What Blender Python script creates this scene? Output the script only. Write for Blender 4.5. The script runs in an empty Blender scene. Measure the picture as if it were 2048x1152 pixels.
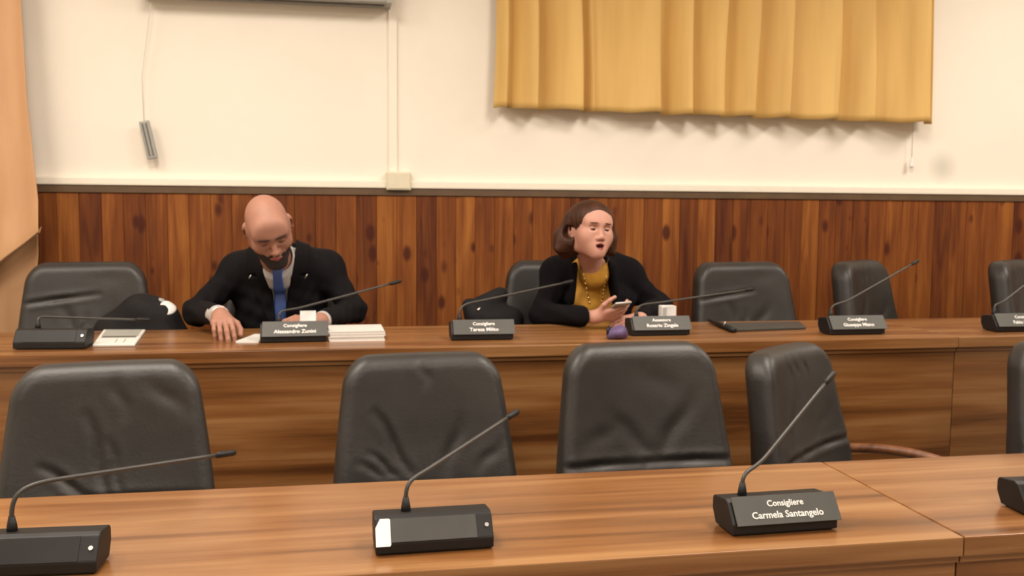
import bpy, bmesh, math, random
import numpy as np
from mathutils import Vector, Matrix
random.seed(7)
SC = bpy.context.scene
COL = SC.collection
R_ = math.radians

# ------------------------------------------------------------------ camera, light, exposure
CAM = np.array([0.0, 0.0, 1.40]); FPX = 1900.0
YAW, PITCH, ROLL = R_(10.5), R_(-4.9), R_(0.45)
_F = np.array([math.sin(YAW)*math.cos(PITCH), math.cos(YAW)*math.cos(PITCH), math.sin(PITCH)])
_R0 = np.cross(_F, [0, 0, 1.0]); _R0 /= np.linalg.norm(_R0); _U0 = np.cross(_R0, _F)
_R = math.cos(ROLL)*_R0 + math.sin(ROLL)*_U0
_U = math.cos(ROLL)*_U0 - math.sin(ROLL)*_R0
def at(px, py, Y):
    """surveying helper: the point at depth Y (metres towards the back wall) seen at a pixel of the photograph"""
    d = _F + _R*(px-1024)/FPX - _U*(py-576)/FPX
    return CAM + d*(Y-CAM[1])/d[1]
def atz(px, py, z):
    d = _F + _R*(px-1024)/FPX - _U*(py-576)/FPX
    return CAM + d*(z-CAM[2])/d[2]
cd = bpy.data.cameras.new('camera'); cam = bpy.data.objects.new('camera', cd); COL.objects.link(cam)
cam.matrix_world = Matrix(((_R[0], _U[0], -_F[0], CAM[0]), (_R[1], _U[1], -_F[1], CAM[1]), (_R[2], _U[2], -_F[2], CAM[2]), (0, 0, 0, 1)))
cd.sensor_width = 36; cd.lens = 36*FPX/2048; cd.clip_start = .05
cd.dof.use_dof = True; cd.dof.focus_distance = 1.05; cd.dof.aperture_fstop = 15.0; cd.dof.aperture_blades = 0
SC.camera = cam

w = bpy.data.worlds.new('world'); SC.world = w; w.use_nodes = True
w.node_tree.nodes['Background'].inputs[0].default_value = (1, .9, .78, 1)
w.node_tree.nodes['Background'].inputs[1].default_value = .15
def area(name, loc, sx, sy, power, col=(1, .905, .795), rot=(0, 0, 0)):
    l = bpy.data.lights.new(name, 'AREA'); l.shape = 'RECTANGLE'; l.size = sx; l.size_y = sy; l.energy = power; l.color = col
    o = bpy.data.objects.new(name, l); o.location = loc; o.rotation_euler = rot; COL.objects.link(o); return o
area('ceiling_or_added_fill_light', (-.6, 2.3, 3.12), .6, 1.2, 59)
area('ceiling_or_added_fill_light', (1.6, 2.3, 3.12), .6, 1.2, 59)
area('ceiling_or_added_fill_light', (3.8, 2.9, 3.12), .6, 1.2, 55)
area('ceiling_or_added_fill_light', (-1.75, 2.7, 3.12), .5, 1.0, 27)  # fill light added to brighten the left part of the wall
area('ceiling_or_added_fill_light', (-.6, -.3, 3.12), .6, 1.2, 52)
area('ceiling_or_added_fill_light', (1.8, -.3, 3.12), .6, 1.2, 55)
SC.view_settings.view_transform = 'Standard'; SC.view_settings.look = 'None'
SC.view_settings.gamma = 1; SC.view_settings.use_curve_mapping = False
SC.view_settings.exposure = 0.0

# ------------------------------------------------------------------ materials
def srgb(r, g, b):
    f = lambda c: ((c/255+.055)/1.055)**2.4 if c > 10 else c/255/12.92
    return (f(r), f(g), f(b), 1)
MATS = {}
def newmat(name):
    m = bpy.data.materials.new(name); m.use_nodes = True; MATS[name] = m
    return m, m.node_tree, m.node_tree.nodes['Principled BSDF']
def N(t, kind, **kw):
    n = t.nodes.new(kind)
    for k, v in kw.items():
        if k in n.inputs.keys(): n.inputs[k].default_value = v
        else: setattr(n, k, v)
    return n
def ramp(t, stops):
    n = t.nodes.new('ShaderNodeValToRGB'); cr = n.color_ramp
    while len(cr.elements) < len(stops): cr.elements.new(.5)
    for e, (p, c) in zip(cr.elements, stops): e.position = p; e.color = c
    return n
def plain(name, col, rough=.5, metal=0, var=.12, scale=25, bump=.0, bscale=200, spec=.5, coat=0, sheen=0, sss=0):
    m, t, b = newmat(name)
    tc = N(t, 'ShaderNodeTexCoord'); nz = N(t, 'ShaderNodeTexNoise', Scale=scale, Detail=4.0)
    t.links.new(tc.outputs['Object'], nz.inputs['Vector'])
    c = col
    r = ramp(t, [(.3, tuple(x*(1-var) for x in c[:3])+(1,)), (.7, tuple(min(1, x*(1+var)) for x in c[:3])+(1,))])
    t.links.new(nz.outputs['Fac'], r.inputs['Fac']); t.links.new(r.outputs['Color'], b.inputs['Base Color'])
    b.inputs['Roughness'].default_value = rough; b.inputs['Metallic'].default_value = metal
    b.inputs['Specular IOR Level'].default_value = spec; b.inputs['Coat Weight'].default_value = coat
    if sheen: b.inputs['Sheen Weight'].default_value = sheen
    if sss:
        b.inputs['Subsurface Weight'].default_value = sss; b.inputs['Subsurface Radius'].default_value = (.012, .005, .003)
        b.inputs['Subsurface Scale'].default_value = 1.0
    if bump:
        n2 = N(t, 'ShaderNodeTexNoise', Scale=bscale, Detail=3.0); t.links.new(tc.outputs['Object'], n2.inputs['Vector'])
        bp = N(t, 'ShaderNodeBump', Strength=bump, Distance=.01)
        t.links.new(n2.outputs['Fac'], bp.inputs['Height']); t.links.new(bp.outputs['Normal'], b.inputs['Normal'])
    return m
def bench_wood(name, dark, mid, light, rough=.3):
    m, t, b = newmat(name)
    tc = N(t, 'ShaderNodeTexCoord'); oi = N(t, 'ShaderNodeObjectInfo')
    add = N(t, 'ShaderNodeVectorMath', operation='ADD'); t.links.new(tc.outputs['Object'], add.inputs[0])
    mulr = N(t, 'ShaderNodeVectorMath', operation='SCALE'); mulr.inputs[0].default_value = (3, 5, 7); t.links.new(oi.outputs['Random'], mulr.inputs['Scale'])
    t.links.new(mulr.outputs[0], add.inputs[1])
    def nz(sc, scale, det, dist):
        mp = N(t, 'ShaderNodeMapping'); mp.inputs['Scale'].default_value = sc; t.links.new(add.outputs[0], mp.inputs['Vector'])
        n = N(t, 'ShaderNodeTexNoise', Scale=scale, Detail=det, Distortion=dist); t.links.new(mp.outputs[0], n.inputs['Vector']); return n
    a = nz((.38, 6.5, 6.5), 1.7, 3, .7); c = nz((1.4, 42, 42), 1.5, 4, .2); g = nz((2.5, 170, 170), 2, 2, 0)
    mx = N(t, 'ShaderNodeMath', operation='MULTIPLY_ADD'); mx.inputs[1].default_value = .70; t.links.new(a.outputs['Fac'], mx.inputs[0])
    m2 = N(t, 'ShaderNodeMath', operation='MULTIPLY'); m2.inputs[1].default_value = .18; t.links.new(c.outputs['Fac'], m2.inputs[0]); t.links.new(m2.outputs[0], mx.inputs[2])
    m3 = N(t, 'ShaderNodeMath', operation='MULTIPLY_ADD'); m3.inputs[1].default_value = .12; t.links.new(g.outputs['Fac'], m3.inputs[0]); t.links.new(mx.outputs[0], m3.inputs[2])
    r = ramp(t, [(.34, dark), (.47, mid), (.66, light)]); t.links.new(m3.outputs[0], r.inputs['Fac'])
    t.links.new(r.outputs['Color'], b.inputs['Base Color'])
    b.inputs['Roughness'].default_value = rough; b.inputs['Coat Weight'].default_value = .25; b.inputs['Coat Roughness'].default_value = .22
    return m
def panel_wood(name):
    m, t, b = newmat(name)
    tc = N(t, 'ShaderNodeTexCoord'); sx = N(t, 'ShaderNodeSeparateXYZ'); t.links.new(tc.outputs['Object'], sx.inputs[0])
    dv = N(t, 'ShaderNodeMath', operation='DIVIDE'); dv.inputs[1].default_value = .095; t.links.new(sx.outputs['X'], dv.inputs[0])
    fl = N(t, 'ShaderNodeMath', operation='FLOOR'); t.links.new(dv.outputs[0], fl.inputs[0])
    wn = N(t, 'ShaderNodeTexWhiteNoise', noise_dimensions='1D'); t.links.new(fl.outputs[0], wn.inputs['W'])
    m7 = N(t, 'ShaderNodeMath', operation='MULTIPLY'); m7.inputs[1].default_value = 37.0; t.links.new(wn.outputs['Value'], m7.inputs[0])
    za = N(t, 'ShaderNodeMath', operation='ADD'); t.links.new(sx.outputs['Z'], za.inputs[0]); t.links.new(m7.outputs[0], za.inputs[1])
    cb = N(t, 'ShaderNodeCombineXYZ'); t.links.new(sx.outputs['X'], cb.inputs['X']); t.links.new(za.outputs[0], cb.inputs['Z'])
    def nz(sc, scale, det, dist):
        mp = N(t, 'ShaderNodeMapping'); mp.inputs['Scale'].default_value = sc; t.links.new(cb.outputs[0], mp.inputs['Vector'])
        n = N(t, 'ShaderNodeTexNoise', Scale=scale, Detail=det, Distortion=dist); t.links.new(mp.outputs[0], n.inputs['Vector']); return n
    a = nz((14, 1, 1.3), 1.5, 4, .8); g = nz((60, 1, 1.5), 1.6, 3, .3)
    s1 = N(t, 'ShaderNodeMath', operation='MULTIPLY_ADD'); s1.inputs[1].default_value = .5; t.links.new(a.outputs['Fac'], s1.inputs[0])
    s2 = N(t, 'ShaderNodeMath', operation='MULTIPLY'); s2.inputs[1].default_value = .22; t.links.new(g.outputs['Fac'], s2.inputs[0]); t.links.new(s2.outputs[0], s1.inputs[2])
    s3 = N(t, 'ShaderNodeMath', operation='MULTIPLY_ADD'); s3.inputs[1].default_value = .24; t.links.new(wn.outputs['Value'], s3.inputs[0]); t.links.new(s1.outputs[0], s3.inputs[2])
    r = ramp(t, [(.28, srgb(74, 30, 10)), (.5, srgb(120, 65, 23)), (.72, srgb(160, 100, 42))]); t.links.new(s3.outputs[0], r.inputs['Fac'])
    # knots
    mp = N(t, 'ShaderNodeMapping'); mp.inputs['Scale'].default_value = (11.5, 1, 6.0); t.links.new(cb.outputs[0], mp.inputs['Vector'])
    vo = N(t, 'ShaderNodeTexVoronoi', Scale=1.0, Randomness=1.0); t.links.new(mp.outputs[0], vo.inputs['Vector'])
    sz = N(t, 'ShaderNodeSeparateColor'); t.links.new(vo.outputs['Color'], sz.inputs[0])
    th = N(t, 'ShaderNodeMath', operation='MULTIPLY'); th.inputs[1].default_value = .36; t.links.new(sz.outputs[0], th.inputs[0])
    df = N(t, 'ShaderNodeMath', operation='SUBTRACT'); t.links.new(th.outputs[0], df.inputs[0]); t.links.new(vo.outputs['Distance'], df.inputs[1])
    kr = ramp(t, [(0, (0, 0, 0, 1)), (.13, (.9, .9, .9, 1))]); t.links.new(df.outputs[0], kr.inputs['Fac'])
    mix = N(t, 'ShaderNodeMix', data_type='RGBA'); t.links.new(kr.outputs['Color'], mix.inputs['Factor']); t.links.new(r.outputs['Color'], mix.inputs['A']); mix.inputs['B'].default_value = srgb(66, 22, 7)
    t.links.new(mix.outputs['Result'], b.inputs['Base Color'])
    b.inputs['Roughness'].default_value = .6; b.inputs['Specular IOR Level'].default_value = .25
    return m
M_wall = plain('cream_wall_paint', (.86, .80, .70, 1), .8, var=.02, scale=3, bump=.05, bscale=90)
M_ceil = plain('ceiling_paint', (.8, .76, .68, 1), .9, var=.02)
M_floor = plain('floor_tile', (.25, .2, .16, 1), .45, var=.2, scale=6)
M_trim = plain('cream_trim_paint', (.86, .8, .68, 1), .45, var=.02)
M_trunk = plain('ivory_plastic', (.72, .66, .5, 1), .4, var=.03)
M_panel = panel_wood('pine_panelling')
M_cap = plain('stained_cap_rail', srgb(92, 70, 48), .5, var=.15, scale=12)
M_bench = bench_wood('walnut_bench_wood', srgb(82, 48, 22), srgb(124, 80, 42), srgb(156, 114, 72))
M_leather = plain('dark_grey_leather', (.023, .0205, .019, 1), .46, var=.22, scale=8, bump=.06, bscale=120, spec=.5)
M_leather2 = plain('black_leather_edge', (.014, .011, .012, 1), .5, var=.2, scale=8, bump=.1, bscale=160)
M_armwood = bench_wood('reddish_arm_wood', srgb(78, 42, 22), srgb(112, 68, 40), srgb(138, 92, 60), .45)
MATS['reddish_arm_wood'].node_tree.nodes['Principled BSDF'].inputs['Coat Weight'].default_value = 0
M_black = plain('black_plastic', (.009, .008, .008, 1), .5, var=.15, spec=.35)
M_charcoal = plain('charcoal_plastic', (.045, .042, .038, 1), .42, var=.1)
M_plate = plain('grey_nameplate', (.068, .066, .06, 1), .5, var=.06, spec=.35)
M_letter = plain('white_lettering', (.8, .78, .74, 1), .5, var=.02)
M_paper = plain('white_paper', (.82, .79, .76, 1), .6, var=.03)
M_paper2 = plain('grey_white_paper', (.62, .6, .56, 1), .6, var=.03)
M_silver = plain('silver_metal', (.62, .6, .58, 1), .28, metal=1, var=.05)
M_grey = plain('grey_plastic', (.34, .34, .31, 1), .45, var=.08)
M_dgrey = plain('dark_grey_metal', (.13, .125, .11, 1), .4, var=.08)
M_glassdark = plain('dark_screen_glass', (.02, .02, .022, 1), .08, var=.05)
M_cloth = plain('black_suit_cloth', (.0052, .0044, .0056, 1), .85, var=.2, scale=40, bump=.1, bscale=500, spec=.16)
M_knit = plain('black_cardigan_knit', (.0050, .0042, .0056, 1), .9, var=.25, scale=60, bump=.2, bscale=350, spec=.14)
M_coat = plain('black_coat_fabric', (.006, .005, .006, 1), .75, var=.25, scale=30, bump=.2, bscale=250, spec=.3)
M_shirt = plain('white_shirt_cotton', (.46, .44, .43, 1), .7, var=.03, bump=.05, bscale=300)
M_tie = plain('blue_silk_tie', srgb(66, 92, 158), .45, var=.08, scale=60)
M_skin = plain('warm_skin', srgb(160, 114, 95), .6, var=.05, scale=30, sss=.08)
M_skin2 = plain('pale_skin', srgb(186, 136, 118), .58, var=.04, scale=30, sss=.08)
M_lip = plain('lip_skin', srgb(150, 74, 68), .4, var=.05)
M_lip2 = plain('rosy_lip_skin', srgb(138, 58, 56), .35, var=.05)
M_mouth = plain('mouth_inside', srgb(70, 14, 14), .6, var=.1)
M_beard = plain('dark_brown_beard', (.018, .009, .007, 1), .8, var=.35, scale=220, bump=.6, bscale=400)
M_brow = plain('brown_brow_hair', (.05, .022, .014, 1), .8, var=.3, scale=200)
M_hair = plain('dark_brown_hair', srgb(58, 30, 14), .55, var=.3, scale=30, bump=.12, bscale=120, spec=.3)
M_mustard = plain('mustard_knit', srgb(204, 150, 54), .75, var=.07, scale=50, bump=.15, bscale=400)
M_gold = plain('gold_metal', (.9, .68, .3, 1), .22, metal=1, var=.03)
M_trouser = plain('dark_trouser_cloth', (.012, .011, .014, 1), .85, var=.2)
M_purple = plain('purple_fabric', srgb(88, 70, 110), .6, var=.2, scale=40)
M_white = plain('white_plastic', (.82, .8, .78, 1), .35, var=.02)
M_eye = plain('eye_white', (.6, .55, .5, 1), .25, var=.03)
M_iris = plain('dark_iris', (.03, .015, .01, 1), .15, var=.1)
def curtain_mat(name, c1, c2):
    m, t, b = newmat(name)
    tc = N(t, 'ShaderNodeTexCoord'); mp = N(t, 'ShaderNodeMapping'); mp.inputs['Scale'].default_value = (6, 6, .5); t.links.new(tc.outputs['Object'], mp.inputs['Vector'])
    n = N(t, 'ShaderNodeTexNoise', Scale=2.0, Detail=3.0); t.links.new(mp.outputs[0], n.inputs['Vector'])
    r = ramp(t, [(.3, c1), (.7, c2)]); t.links.new(n.outputs['Fac'], r.inputs['Fac']); t.links.new(r.outputs['Color'], b.inputs['Base Color'])
    b.inputs['Roughness'].default_value = .65; b.inputs['Sheen Weight'].default_value = .1
    return m
M_curt = curtain_mat('golden_curtain_fabric', srgb(202, 162, 92), srgb(220, 182, 108))
M_curt2 = curtain_mat('peach_curtain_fabric', srgb(182, 138, 98), srgb(196, 152, 110))

# ------------------------------------------------------------------ object helpers
def link(o): COL.objects.link(o); return o
def thing(name, label, cat, loc=(0, 0, 0), rotz=0, group=None):
    o = bpy.data.objects.new(name, None); o.empty_display_size = .05; link(o)
    o.location = loc; o.rotation_euler = (0, 0, rotz); o['label'] = label; o['category'] = cat
    if group: o['group'] = group
    return o
def tag(o, label, cat, group=None):
    o['label'] = label; o['category'] = cat
    if group: o['group'] = group
    return o
def meshobj(name, verts, faces, mat, parent=None, smooth=True, world=True):
    """one mesh object; world=True: the vertices are world coordinates and are moved into the parent's frame"""
    me = bpy.data.meshes.new(name)
    v = np.asarray(verts, float)
    if parent is not None and world:
        p = parent
        Mw = Matrix.Identity(4)
        chain = []
        while p is not None: chain.append(p); p = p.parent
        for q in reversed(chain): Mw = Mw @ Matrix.Translation(q.location) @ q.rotation_euler.to_matrix().to_4x4()
        Mi = np.array(Mw.inverted()); v = v @ Mi[:3, :3].T + Mi[:3, 3]
    me.from_pydata(v.tolist(), [], faces if isinstance(faces, list) else faces.tolist()); me.update()
    for m in (mat if isinstance(mat, (list, tuple)) else [mat]): me.materials.append(m)
    if smooth: me.polygons.foreach_set('use_smooth', [True]*len(me.polygons))
    o = bpy.data.objects.new(name, me); link(o)
    if parent is not None: o.parent = parent
    return o
class MB:
    def __init__(s): s.v = []; s.f = []
    def add(s, v, f):
        n = len(s.v); s.v += [tuple(map(float, p)) for p in v]; s.f += [tuple(i+n for i in q) for q in f]; return s
    def box(s, lo, hi, bev=.0, M=None, seg=2):
        bm = bmesh.new(); bmesh.ops.create_cube(bm, size=1)
        lo = np.array(lo, float); hi = np.array(hi, float)
        for v in bm.verts: v.co = Vector(lo + (np.array(v.co)+.5)*(hi-lo))
        if bev: bmesh.ops.bevel(bm, geom=bm.edges[:], offset=bev, segments=seg, affect='EDGES', profile=.6)
        bm.verts.index_update()
        V = [np.array(v.co) for v in bm.verts]
        if M is not None: V = [np.array(M @ Vector(p)) for p in V]
        s.add(V, [[v.index for v in f.verts] for f in bm.faces]); bm.free(); return s
    def tube(s, pts, r, n=10, cap=True):
        pts = [np.array(p, float) for p in pts]; rr = r if hasattr(r, '__len__') else [r]*len(pts)
        V = []; prev = None
        for i, p in enumerate(pts):
            t = pts[min(i+1, len(pts)-1)] - pts[max(i-1, 0)]; t /= np.linalg.norm(t)
            if prev is None:
                a = np.array([0, 0, 1.0]) if abs(t[2]) < .9 else np.array([1.0, 0, 0]); u = np.cross(t, a)
            else: u = prev - t*(prev @ t)
            u /= np.linalg.norm(u); prev = u; q = np.cross(t, u)
            for k in range(n): V.append(p + rr[i]*(math.cos(2*math.pi*k/n)*u + math.sin(2*math.pi*k/n)*q))
        F = []
        for i in range(len(pts)-1):
            for k in range(n): F.append((i*n+k, i*n+(k+1) % n, (i+1)*n+(k+1) % n, (i+1)*n+k))
        if cap: F.append(tuple(range(n))[::-1]); F.append(tuple((len(pts)-1)*n+k for k in range(n)))
        return s.add(V, F)
    def prism(s, poly_yz, x0, x1):
        n = len(poly_yz)
        V = [(x0, y, z) for y, z in poly_yz] + [(x1, y, z) for y, z in poly_yz]
        F = [tuple(range(n)), tuple(range(2*n-1, n-1, -1))] + [(i, i+n, (i+1) % n+n, (i+1) % n) for i in range(n)]
        return s.add(V, F)
    def build(s, name, mat, parent=None, smooth=False, world=True): return meshobj(name, s.v, s.f, mat, parent, smooth, world)
def struct(o): o['kind'] = 'structure'; return o
def bez(p0, p1, p2, p3, n=20):
    out = []
    for i in range(n+1):
        t = i/n; out.append((1-t)**3*np.array(p0)+3*(1-t)**2*t*np.array(p1)+3*(1-t)*t*t*np.array(p2)+t**3*np.array(p3))
    return out

# ------------------------------------------------------------------ implicit surfaces (smoothly blended bodies and cushions)
class Vol:
    def __init__(s, xs, ys, zs):
        s.a = [np.asarray(q, np.float32) for q in (xs, ys, zs)]
        s.F = np.full([len(q) for q in s.a], 9.0, np.float32)
    @staticmethod
    def cube(lo, hi, h): return Vol(*[np.arange(lo[i], hi[i]+h, h) for i in range(3)])
    def sl(s, lo, hi):
        return tuple(slice(max(0, int(np.searchsorted(s.a[i], lo[i]))-1), int(np.searchsorted(s.a[i], hi[i]))+1) for i in range(3))
    def grid(s, sl=None):
        sl = sl or (slice(None),)*3
        return s.a[0][sl[0]][:, None, None], s.a[1][sl[1]][None, :, None], s.a[2][sl[2]][None, None, :]
    def put(s, fn, lo, hi, k=.0, op='u'):
        m = k+.02; sl = s.sl(np.array(lo)-m, np.array(hi)+m)
        if any(q.stop <= q.start for q in sl): return s
        x, y, z = s.grid(sl); d = fn(x, y, z).astype(np.float32); f = s.F[sl]
        if d.shape != f.shape: d = np.broadcast_to(d, f.shape)
        if op == 'u':
            r = np.minimum(f, d)
            if k: h = np.maximum(k-np.abs(f-d), 0)/k; r = r - h*h*k*.25
        else:
            r = np.maximum(f, -d)
            if k: h = np.maximum(k-np.abs(f+d), 0)/k; r = r + h*h*k*.25
        s.F[sl] = r; return s
    def prims(s, P, grow=0.0):
        for p in P: s.prim(p, grow)
        return s
    def prim(s, p, g=0.0):
        if p[0] == 'c':
            _, a, b, ra, rb, k, op = p; a = np.array(a, float); b = np.array(b, float); ra += g; rb += g; ab = b-a; L = max(ab @ ab, 1e-9)
            def fn(x, y, z):
                t = np.clip(((x-a[0])*ab[0]+(y-a[1])*ab[1]+(z-a[2])*ab[2])/L, 0, 1)
                return np.sqrt((x-a[0]-t*ab[0])**2+(y-a[1]-t*ab[1])**2+(z-a[2]-t*ab[2])**2) - (ra+(rb-ra)*t)
            r = max(ra, rb); s.put(fn, np.minimum(a, b)-r, np.maximum(a, b)+r, k, op)
        else:
            _, c, r, M, k, op = p; r = np.array(r, float)+g; c = np.array(c, float)
            def fn(x, y, z):
                dx, dy, dz = x-c[0], y-c[1], z-c[2]
                u = (dx*M[0, 0]+dy*M[1, 0]+dz*M[2, 0])/r[0]; v = (dx*M[0, 1]+dy*M[1, 1]+dz*M[2, 1])/r[1]; q = (dx*M[0, 2]+dy*M[1, 2]+dz*M[2, 2])/r[2]
                k0 = np.sqrt(u*u+v*v+q*q); k1 = np.sqrt((u/r[0])**2+(v/r[1])**2+(q/r[2])**2)+1e-6
                return k0*(k0-1)/k1
            R = float(r.max()); s.put(fn, c-R, c+R, k, op)
    def mesh(s):
        F = s.F; S = F < 0
        nx, ny, nz = F.shape
        cnt = np.zeros((nx-1, ny-1, nz-1), np.uint8)
        for i in (0, 1):
            for j in (0, 1):
                for k in (0, 1): cnt += S[i:nx-1+i, j:ny-1+j, k:nz-1+k]
        act = (cnt > 0) & (cnt < 8); idx = np.argwhere(act)
        I, J, K = idx.T
        vals = {(i, j, k): F[I+i, J+j, K+k] for i in (0, 1) for j in (0, 1) for k in (0, 1)}
        acc = np.zeros((len(idx), 3)); num = np.zeros(len(idx))
        cs = list(vals)
        for a in cs:
            for ax in range(3):
                if a[ax] == 0:
                    b = list(a); b[ax] = 1; b = tuple(b); va, vb = vals[a], vals[b]
                    cr = (va < 0) != (vb < 0); tt = np.where(cr, va/np.where(cr, va-vb, 1), 0)
                    for q in range(3):
                        pos = np.full(len(idx), float(a[q])) if q != ax else tt
                        acc[:, q] += np.where(cr, pos, 0)
                    num += cr
        acc /= num[:, None]
        V = np.stack([s.a[q][idx[:, q]] + acc[:, q]*(s.a[q][idx[:, q]+1]-s.a[q][idx[:, q]]) for q in range(3)], 1)
        vid = np.full(act.shape, -1, np.int64); vid[I, J, K] = np.arange(len(idx))
        quads = []
        for ax in range(3):
            u, v = [(1, 2), (2, 0), (0, 1)][ax]
            s0 = [slice(None)]*3; s1 = [slice(None)]*3; s0[ax] = slice(0, -1); s1[ax] = slice(1, None)
            A = S[tuple(s0)]; B = S[tuple(s1)]
            e = np.argwhere(A != B); e = e[(e[:, u] > 0) & (e[:, v] > 0) & (e[:, u] < F.shape[u]-1) & (e[:, v] < F.shape[v]-1)]
            def c(du, dv):
                q = e.copy(); q[:, u] += du; q[:, v] += dv; return vid[q[:, 0], q[:, 1], q[:, 2]]
            Q = np.stack([c(-1, -1), c(0, -1), c(0, 0), c(-1, 0)], 1)
            flip = ~A[e[:, 0], e[:, 1], e[:, 2]]
            Q[flip] = Q[flip][:, ::-1]; quads.append(Q)
        return V, np.concatenate(quads)
def smax(a, b, k):
    h = np.maximum(k-np.abs(a-b), 0)/k; return np.maximum(a, b)+h*h*k*.25
def smin(a, b, k):
    h = np.maximum(k-np.abs(a-b), 0)/k; return np.minimum(a, b)-h*h*k*.25
I3 = np.eye(3)
def cone(a, b, ra, rb, k=.02, op='u'): return ('c', a, b, ra, rb, k, op)
def ell(c, r, M=I3, k=.02, op='u'): return ('e', c, r, M, k, op)
def field_obj(name, V, F, mat, parent=None, matfn=None, world=True):
    o = meshobj(name, V, F, mat, parent, True, world)
    if matfn is not None:
        cen = V[F].mean(1); o.data.polygons.foreach_set('material_index', matfn(cen).astype(np.int32))
    return o

# ------------------------------------------------------------------ the room
WY = 4.60; XL, XR, YF, ZC, ZP = -2.3, 5.6, -3.0, 3.2, .17
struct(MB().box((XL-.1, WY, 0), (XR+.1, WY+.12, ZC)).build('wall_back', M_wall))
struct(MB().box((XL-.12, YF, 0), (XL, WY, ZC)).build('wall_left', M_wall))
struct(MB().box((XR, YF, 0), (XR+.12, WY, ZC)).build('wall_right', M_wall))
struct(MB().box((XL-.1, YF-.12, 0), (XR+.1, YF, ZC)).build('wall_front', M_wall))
fl = MB().box((XL-.1, YF-.1, -.1), (XR+.1, WY, 0)); fl.box((XL, 3.18, 0), (XR, WY, ZP)); struct(fl.build('floor', M_floor))
struct(MB().box((XL-.1, YF-.1, ZC), (XR+.1, WY+.1, ZC+.1)).build('ceiling', M_ceil))
def wall_spot(m, c, r, col):
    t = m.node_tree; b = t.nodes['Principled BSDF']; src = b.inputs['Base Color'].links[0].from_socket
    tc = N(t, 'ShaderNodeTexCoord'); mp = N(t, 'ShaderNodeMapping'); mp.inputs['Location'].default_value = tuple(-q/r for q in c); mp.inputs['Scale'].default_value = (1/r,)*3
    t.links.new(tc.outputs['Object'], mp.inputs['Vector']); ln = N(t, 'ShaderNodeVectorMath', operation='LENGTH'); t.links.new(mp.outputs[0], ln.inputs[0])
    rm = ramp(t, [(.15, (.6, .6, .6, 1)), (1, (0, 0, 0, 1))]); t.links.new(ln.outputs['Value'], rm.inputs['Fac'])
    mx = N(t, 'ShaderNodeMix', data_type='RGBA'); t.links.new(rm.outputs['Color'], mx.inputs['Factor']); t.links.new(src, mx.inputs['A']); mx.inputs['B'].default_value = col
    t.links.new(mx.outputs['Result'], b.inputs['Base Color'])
wall_spot(M_wall, at(1885, 335, WY), .10, (.50, .50, .42, 1))  # soft round grey spot beside the curtain pull, fading outwards
# pine board panelling with grooves between the boards
ZW = 1.482; px_ = .095; m = MB(); V = []; nb0, nb1 = int(math.floor(XL/px_)), int(math.ceil(XR/px_))
prof = []
for i in range(nb0, nb1):
    x = i*px_; prof += [(x+.0004, WY-.0150), (x+.0024, WY-.018), (x+px_-.0024, WY-.018), (x+px_-.0004, WY-.0150)]
prof = [(min(max(x, XL), XR), y) for x, y in prof]
V = [(x, y, ZP) for x, y in prof]+[(x, y, ZW-.03) for x, y in prof]; n = len(prof)
struct(meshobj('trim_1', V, [(i, i+1, i+1+n, i+n) for i in range(n-1)], M_panel, smooth=False))
struct(MB().box((XL, WY-.026, ZW-.034), (XR, WY, ZW), .003).build('trim_2', M_cap))
struct(MB().box((XL, WY-.034, ZW), (XR, WY, ZW+.036), .006).build('trim_3', M_trim))
# cable duct and its socket box
a = at(778, 100, WY-.01); cx = at(787, 335, WY-.01)[0]
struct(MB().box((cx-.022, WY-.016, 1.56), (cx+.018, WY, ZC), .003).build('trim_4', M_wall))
b0 = at(773, 343, WY-.05); b1 = at(822, 372, WY-.05)
jb = thing('junction_box', 'small square ivory plastic junction box on the ledge above the panelling', 'junction box', ((b0[0]+b1[0])/2, WY, 1.482))
MB().box((b0[0], WY-.052, 1.474), (b1[0], WY-.0, b0[2]), .004).build('housing', M_trunk, jb)
MB().box((b0[0]+.006, WY-.056, 1.48), (b1[0]-.006, WY-.050, b0[2]-.006), .002).build('cover', M_trunk, jb)

# projection screen casing at the very top, with its hanging pull handle
s0 = at(285, 0, 4.48); s1 = at(778, 8, 4.48)
sc = thing('projection_screen', 'grey rolled up projection screen bar on the wall above the man', 'projection screen', ((s0[0]+s1[0])/2, WY, s1[2]))
MB().box((s0[0], 4.45, s1[2]), (s1[0], WY-.0, s1[2]+.11), .01).build('casing', M_grey, sc)
MB().box((s0[0]+.02, 4.50, s1[2]-.008), (s1[0]-.02, 4.53, s1[2]+.004), .003).build('bottom_bar', M_dgrey, sc)
for xx in (s0[0], s1[0]): MB().box((xx-.012, 4.445, s1[2]-.004), (xx+.012, WY, s1[2]+.116), .004).build('end_cap', M_grey, sc)
h0 = at(288, 242, 4.55); h1 = at(306, 318, 4.55); hd = thing('pull_handle', 'slim grey pull handle hanging tilted on a cord against the bare wall', 'handle', h0)
ax = (h1-h0); L = np.linalg.norm(ax); ax /= L; sd = np.cross(ax, [0, 1, 0]); sd /= np.linalg.norm(sd)
Mh = Matrix(((sd[0], 0, -ax[0], h0[0]), (sd[1], 1, -ax[1], h0[1]), (sd[2], 0, -ax[2], h0[2]), (0, 0, 0, 1)))
MB().box((-.022, -.014, -L), (.022, .014, 0), .006, Mh).build('grip', M_grey, hd)
for q in (-.008, .008): MB().box((q-.003, -.017, -L*.92), (q+.003, -.012, -L*.06), .001, Mh).build('ridge', M_dgrey, hd)
MB().tube([h0, h0+np.array([-.004, 0, .2]), (s0[0]+.03, 4.53, s1[2])], .0016, 6).build('cord', M_paper2, hd, True)
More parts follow.
